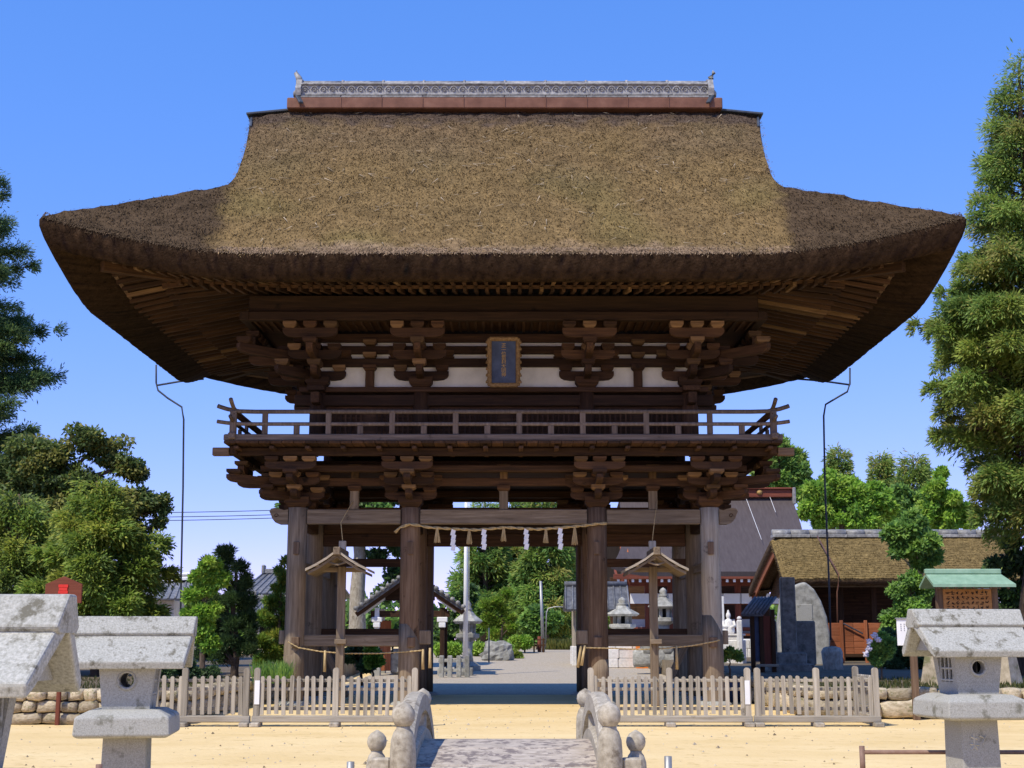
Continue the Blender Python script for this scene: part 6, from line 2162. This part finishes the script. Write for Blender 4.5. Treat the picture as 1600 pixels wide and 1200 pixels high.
# verge thickness and bargeboards at the left gable, facing the passage
v, f = [], []
nst = 26
pr = []
for j in range(2 * nst + 1):
    t = j / nst if j <= nst else 2 - j / nst
    y = Yt + 3.2 * j / nst
    x = exl + (rxl - exl) * t
    pr.append((x, y, th_z(t) - 0.16))
for (x, y, z) in pr:
    v += [LH(x, y, z + 0.02), LH(x + 0.02, y, z - 0.22), LH(x + 0.6, y, z - 0.22)]
for j in range(2 * nst):
    for k in range(2):
        a = j * 3 + k
        f.append([a + 3, a + 4, a + 1, a])
me = mesh("verge", v, f, M['thatch'], True); set_tint(me, np.tile(np.array((0.13, 0.09, 0.06)), (len(v), 1))); put("verge", me, rmain)
for half in (0, 1):
    seg = pr[:nst + 1] if half == 0 else pr[nst:]
    v, f = [], []
    for (x, y, z) in seg:
        sag = 0.10
        v += [LH(x + 0.10, y, z - 0.22), LH(x + 0.10, y, z - 0.50), LH(x + 0.16, y, z - 0.50), LH(x + 0.16, y, z - 0.22)]
    for j in range(nst):
        for k in range(4):
            a, b = j * 4 + k, j * 4 + (k + 1) % 4
            f.append([a, b, b + 4, a + 4])
    put("bargeboard", mesh("bargeboard", v, f, M['red_board'][0]), th)
g = [(y, z - 0.3) for (x, y, z) in pr]
gm = prism("gable_wall", th, [(y - Yt - 3.0, z - TZ) for y, z in g], 0.08, 'dark', (exl + 0.75 - th.location.x, 0, 0), (0, 0, PI / 2))
gm2 = None
for i in range(22):
    x = rxl + 0.05 + 0.62 * i
    if x > rxl + (exr - exl): break
    tube("ridge_tile", rmain, [LH(x, Yt + 3.2, rzl + 0.10), LH(x + 0.60, Yt + 3.2, rzl + 0.10)], 0.13, 'ridge_tile', 8)
    box("ridge_course", rmain, LH(x + 0.3, Yt + 3.2, rzl + 0.0), (0.61, 0.5, 0.10), 'ridge_tile', 0.01)
W_ = exr - exl
for i in range(7):
    x = exl + 0.9 + (W_ - 1.4) * i / 6
    box("pillar", th, LH(x, Yt + 0.9, TZ + (ezl - TZ) / 2), (0.16, 0.16, ezl - TZ), 'dark', 0.01)
beam("eave_beam", th, LH(exl + 0.7, Yt + 0.9, ezl - 0.12), LH(exr, Yt + 0.9, ezl - 0.12), 0.14, 0.2, 'dark')
beam("eave_rail", th, LH(exl + 0.4, Yt + 0.35, ezl - 0.24), LH(exr, Yt + 0.35, ezl - 0.24), 0.06, 0.06, 'grey')
box("rear_wall", th, LH((exl + exr) / 2 + 0.4, Yt + 5.0, TZ + (ezl - TZ) / 2), (W_ - 0.8, 0.1, ezl - TZ), 'dark', 0.01)
box("side_wall", th, LH(exl + 0.9, Yt + 3.4, TZ + (ezl - TZ) / 2), (0.1, 3.2, ezl - TZ), 'dark', 0.01)
box("inner_floor", th, LH((exl + exr) / 2 + 0.4, Yt + 3.0, TZ + 0.35), (W_ - 0.9, 4.2, 0.12), 'dark', 0.01)
# red-brown board fence in front of it
bx0, bz1 = at(1276, 971, 15.0); bx1, bz0 = at(1392, 1031, 15.0)
bf = thing("board_fence", "red-brown horizontal board fence in front of the thatched hall", "fence", (bx0, 15.0, TZ))
Wb = bx1 - bx0
hb = bz1 - TZ
for r in range(5):
    for c_ in range(2):
        box("board", bf, (Wb * (c_ + 0.5) / 2, 0.0, 0.32 + (hb - 0.36) * (r + 0.5) / 5), (Wb / 2 - 0.01, 0.035, (hb - 0.36) / 5 - 0.008), 'red_board', 0.005)
for i in range(4):
    box("post", bf, (Wb * i / 3, -0.05, hb / 2), (0.09, 0.08, hb + 0.06), 'red_board', 0.008)
box("foot_rail", bf, (Wb / 2, -0.02, 0.27), (Wb, 0.07, 0.08), 'dark', 0.008)
beam("stay", bf, (Wb * 0.36, -0.09, hb * 0.95), (Wb * 0.62, -0.09, hb * 0.72), 0.04, 0.04, 'rod')

# stele and big round monument stone, kiosk, statue
sx, _ = at(1233, 1000, 7.0)
st = thing("stone_stele", "tall dark rectangular stone monument on a broad base right of the gate", "monument", (sx, 7.0, TZ))
s7 = (7 - CAM.y) / 2150
ztop = at(1233, 902, 7.0)[1] - TZ
box("slab", st, (0, 0, 0.35 + (ztop - 0.35) / 2), (22 * s7, 0.22, ztop - 0.35), 'darkstone', 0.025)
box("plinth", st, (0, 0, 0.29), (46 * s7, 0.60, 0.30), 'darkstone', 0.03)
box("base", st, (0.03, 0, 0.07), (60 * s7, 0.95, 0.22), 'darkstone', 0.03)
mx, mz = at(1258, 980, 14.2); s8 = (14.2 - CAM.y) / 2150
mv, mf = [], []
outline = [(-42, -58), (-44, 0), (-36, 50), (-15, 66), (0, 72), (14, 60), (24, 42), (32, 18), (36, -12), (34, -40), (26, -58)]
mo = prism("monument_stone", None, [(x * s8, (z + 58) * s8) for x, z in outline], 0.55, 'rock', (mx, 14.2, TZ - 0.05)); 
bv = mo.modifiers.new("bevel", 'BEVEL'); bv.width = 0.10; bv.segments = 3
tag(mo, "big rounded natural stone monument with polished face behind the dark stele", "monument")
box("polished_face", mo, (-0.06, -0.285, 1.25), (0.46, 0.03, 1.1), 'granite', 0.01)
box("screen_stone", st, (0.44, 0.35, 0.66), (0.52, 0.16, 1.05), 'darkstone', 0.03)
box("screen_stone", st, (-0.40, 0.35, 0.66), (0.34, 0.16, 1.05), 'darkstone', 0.03)
kx, kz = at(1186, 1000, 6.0); s6 = (6 - CAM.y) / 2150
kk = thing("notice_kiosk", "small dark kiosk with a blue-grey tiled lean-to roof right of the gate", "kiosk", (kx, 6.0, 0.0))
LK = lambda u, v, y: (at(u, v, y)[0] - kx, y - 6.0, at(u, v, y)[1])
slope_roof(kk, LK(1159, 960, 5.7), LK(1192, 960, 5.7), LK(1180, 934, 6.3), LK(1212, 934, 6.3), 6, 0.05, 'tile', 0.03)
for u in (1176, 1190, 1208):
    p = LK(u, 1000, 6.1)
    box("post", kk, (p[0], 0.1, 0.95), (0.10, 0.10, 1.9), 'dark', 0.01)
p = LK(1199, 990, 6.1)
box("panel", kk, (p[0], 0.12, 1.18), (17 * s6, 0.05, 1.15), 'redwood', 0.01)
p = LK(1183, 990, 6.1)
box("glass_panel", kk, (p[0], 0.14, 1.25), (13 * s6, 0.04, 1.1), 'navy', 0.01)
box("shelf", kk, (p[0] + 0.2, 0.0, 0.62), (0.5, 0.16, 0.06), 'pale', 0.008)
# white seated statue
stx, stz = at(1139, 1000, 15.0); s12 = (15 - CAM.y) / 2150
sta = thing("stone_statue", "white seated stone statue on a stepped pedestal right of the gate", "statue", (stx, 15.0, gz(15)))
zz = lambda v: at(1139, v, 15.0)[1] - gz(15)
box("pedestal", sta, (0, 0, zz(1000) / 2), (46 * s12, 0.7, zz(1000)), 'whitestone', 0.02)
box("pedestal_step", sta, (0, 0, zz(1000) + 0.09), (40 * s12, 0.6, 0.17), 'whitestone', 0.02)
box("pedestal_slab", sta, (0, 0, zz(992)), (46 * s12, 0.66, 0.06), 'whitestone', 0.015)
bodyp = [(0.26, 0.0), (0.30, 0.08), (0.31, 0.22), (0.25, 0.42), (0.22, 0.55), (0.17, 0.66), (0.085, 0.72), (0.075, 0.76), (0.115, 0.82), (0.12, 0.90), (0.10, 0.98), (0.055, 1.04), (0.05, 1.10), (0.02, 1.16)]
k_ = zz(953) - zz(990)
bd = lathe("figure", sta, (0, 0, zz(990)), [(r * k_ * 0.86, z * k_ / 1.16) for r, z in bodyp], 'whitestone', 20)
bd.scale = (1.0, 0.8, 1.0)
for q in (-1, 1):
    tube("sleeve", bd, [(q * 0.20 * k_, -0.02, 0.60 * k_ / 1.16), (q * 0.27 * k_, -0.10 * k_, 0.38 * k_ / 1.16), (q * 0.08 * k_, -0.27 * k_, 0.30 * k_ / 1.16)], [0.07 * k_, 0.075 * k_, 0.055 * k_], 'whitestone', 8)
for q, u in ((1, 1156),):
    x, z = at(u, 1000, 14.5)
    o = box("marker_stone", None, (x, 14.5, gz(14.5) + 0.8), (0.16, 0.16, 1.9), 'whitestone', 0.03); tag(o, "slim white inscribed stone post right of the seated statue", "stone post")
    box("cap", o, (0, 0, 1.0), (0.13, 0.13, 0.12), 'whitestone', 0.04)
x, z = at(1129, 960, 16.5)
o = box("white_banner", None, (x, 16.5, z), (0.10, 0.02, 1.1), 'white_paint', 0.004); tag(o, "narrow white upright banner left of the seated statue", "banner")
tube("banner_pole", o, [(-0.06, 0.02, -2.0), (-0.06, 0.02, 0.6)], 0.012, 'metal', 6)
# stone column with the right lightning rod; rods themselves
def rod(label, pts, base=None):
    t = thing("lightning_rod", label, "lightning rod", (pts[0][0], pts[0][1], 0), group="lightning rods at the gate's rear corners")
    q = [(p[0] - pts[0][0], p[1] - pts[0][1], p[2]) for p in pts]
    tube("rod", t, q, 0.024, 'rod', 8)
    return t
Yr = 8.2
def rp_(u, v, Y=Yr): x, z = at(u, v, Y); return (x, Y, z)
rod1 = rod("thin dark lightning rod standing left of the gate", [rp_(281, 1040), rp_(283, 900), rp_(286, 760), rp_(287, 655), rp_(284, 636), rp_(262, 622), rp_(247, 610), rp_(244, 598), rp_(244, 570)])
a_ = Vector(rp_(246, 602)); b_ = Vector(rp_(318, 592, 8.0))
ob = Vector((rod1.location.x, rod1.location.y, 0))
tube("holding_arm", rod1, [a_ - ob, (a_ + b_) / 2 - ob + Vector((0, 0, 0.02)), b_ - ob], 0.026, 'rod', 6)
rod2 = rod("thin dark lightning rod standing on a stone block right of the gate", [rp_(1298, 1000), rp_(1295, 900), rp_(1289, 760), rp_(1287, 650), rp_(1290, 632), rp_(1310, 620), rp_(1324, 612), rp_(1328, 600), rp_(1328, 575)])
a_ = Vector(rp_(1326, 601)); b_ = Vector(rp_(1245, 592, 8.0)); ob = Vector((rod2.location.x, rod2.location.y, 0))
tube("holding_arm", rod2, [a_ - ob, (a_ + b_) / 2 - ob + Vector((0, 0, 0.02)), b_ - ob], 0.026, 'rod', 6)
x, z = at(1301, 1040, 8.1)
o = put("rod_stone", STONES[5].copy(), None, (x, 8.1, TZ + 0.20)); o.scale = (0.46, 0.45, 0.72); o.data.materials.clear(); o.data.materials.append(M['rock'])
tag(o, "upright grey stone block at the foot of the right lightning rod", "stone")
# thin conduit at the thatched hall's corner post
cpts = [rp_(1277, 838, 18.9), rp_(1310, 897, 16.2), rp_(1310, 915, 16.2), rp_(1308, 925, 16.2), rp_(1309, 1000, 16.2)]
o = tube("cable_conduit", None, cpts, 0.022, 'copper', 6); tag(o, "thin copper cable running down the thatched hall roof to the ground", "cable")
# power lines at the left, with their poles out of view behind the gate and trees
for i, (v0, v1) in enumerate(((795, 797), (802, 804), (808, 809))):
    a, b = at(-40, v0 + 4, 40), at(520, v1 - 3, 40)
    pts = [(a[0] + (b[0] - a[0]) * t, 40, a[1] + (b[1] - a[1]) * t - 0.35 * 4 * t * (1 - t) * 0.4) for t in np.linspace(0, 1, 14)]
    o = tube("power_line", None, pts, 0.018, 'ink', 5); tag(o, ("topmost", "middle", "lowest")[i] + " of the three thin power lines left of the gate", "power line", "power lines")

# ------------------------------------------------------------------ signs
cx, cz = at(101, 906, -3.0); s3 = 23.5 / 2150
cb = thing("crest_board", "dark red gabled board with a bright red crest behind the nearest lantern", "sign", (cx, -6.25, 0))
cx2, cz2 = at(101, 920, -6.25); s3 = 20.25 / 2150
poly = [(-28 * s3, -22 * s3), (28 * s3, -22 * s3), (28 * s3, 7 * s3), (0, 19 * s3), (-28 * s3, 7 * s3)]
cb.location.x = cx2
prism("board", cb, poly, 0.05, 'redwood', (0, -0.03, cz2))
box("pole", cb, (0, 0.02, (cz2 - 0.1) / 2), (0.06, 0.05, cz2 + 0.2), 'redwood', 0.006)
for (z, w_, h_) in ((6.5, 15, 4.6), (1.6, 13, 4.4), (-3.0, 15, 4.4), (-6.0, 8, 3.5)):
    box("crest", cb, (0, -0.062, cz2 + (z - 2.5) * s3), (w_ * s3, 0.012, h_ * s3), 'crimson', 0.003)
# green roofed notice board
nx0, nz0 = at(1510, 921, -2.0); sN = 24.5 / 2150
nb = thing("notice_board", "wooden notice board under a green copper roof behind the right lantern", "notice board", (nx0, -2.0, TZ))
zl = lambda v: at(1510, v, -2.0)[1] - TZ
bw = 76 * sN
box("board", nb, (0, 0, (zl(920) + zl(985)) / 2), (bw, 0.06, zl(920) - zl(985)), 'notice_wood', 0.01)
for q in (-1, 1):
    box("post", nb, (q * (bw / 2 + 0.05), 0.02, zl(920) / 2), (0.11, 0.11, zl(920) + 0.1), 'brown', 0.01)
rp0 = random.Random(77)
for c_ in range(9):
    mb = MB()
    x = bw / 2 - 0.09 - c_ * (bw - 0.18) / 8
    for r in range(5 if c_ else 4):
        zc = zl(926) - 0.01 - r * 0.085
        for k in range(4):
            a = rp0.choice((0, 0, PI / 2, 0.7, -0.7))
            q0 = Vector((x + rp0.uniform(-0.018, 0.018), -0.034, zc + rp0.uniform(-0.025, 0.025)))
            dd = Vector((math.cos(a), 0, math.sin(a))) * rp0.uniform(0.012, 0.026)
            mb.tube([q0 - dd, q0 + dd], 0.0055, 4)
    mb.build("written_column", 'ink', nb)
hw = 62 * sN
for q, (ya, yb) in ((1, (-0.42, 0.0)), (-1, (0.42, 0.0))):
    v = [(-hw, ya, zl(914)), (hw * 1.03, ya, zl(914)), (hw * 0.86, yb, zl(896)), (-hw * 1.0, yb, zl(896))]
    v += [(p[0], p[1], p[2] - 0.05) for p in v]
    f = [[0, 1, 2, 3], [7, 6, 5, 4], [0, 4, 5, 1], [1, 5, 6, 2], [2, 6, 7, 3], [3, 7, 4, 0]]
    if q < 0: f = [k[::-1] for k in f]
    put("roof_sheet", mesh("notice_roof_sheet", v, f, M['verdigris']), nb)
box("roof_ridge", nb, (-0.05, 0, zl(893)), (hw * 1.9, 0.10, 0.09), 'verdigris', 0.015)
for i in range(9):
    beam("rafter", nb, (-hw + 0.1 + i * (2 * hw - 0.2) / 8, -0.40, zl(914) - 0.07), (-hw + 0.1 + i * (2 * hw - 0.2) / 8, 0.0, zl(897) - 0.08), 0.04, 0.05, 'brown')
for u in (1460, 1560):
    lathe("footing", nb, ((u - 1510) * sN, 0.0, 0.0), [(0.34, -0.1), (0.20, 0.62), (0.12, 0.64)], 'stone', 4, False)
# white sign with pole behind the right lantern
wx, wz = at(1424, 988, -5.0); s5 = 21.5 / 2150
ws = thing("white_sign", "white signboard on a weathered wooden post left of the right lantern", "sign", (wx, -5.0, 0))
box("panel", ws, (0.05, 0, wz), (54 * s5, 0.03, 40 * s5), 'white_paint', 0.004)
box("top_trim", ws, (0.05, -0.005, wz + 21 * s5), (58 * s5, 0.06, 0.02), 'metal', 0.004)
box("post", ws, (0.03, 0.05, wz / 2), (0.10, 0.09, wz + 0.3), 'brown', 0.01)
for i in range(4):
    mb = MB()
    for k in range(4):
        mb.box((-0.16 + i * 0.05, -0.017, wz + 0.12 - k * 0.03), (0.014, 0.002, 0.02), 0.0005)
    mb.build("faint_lettering", 'metal', ws)
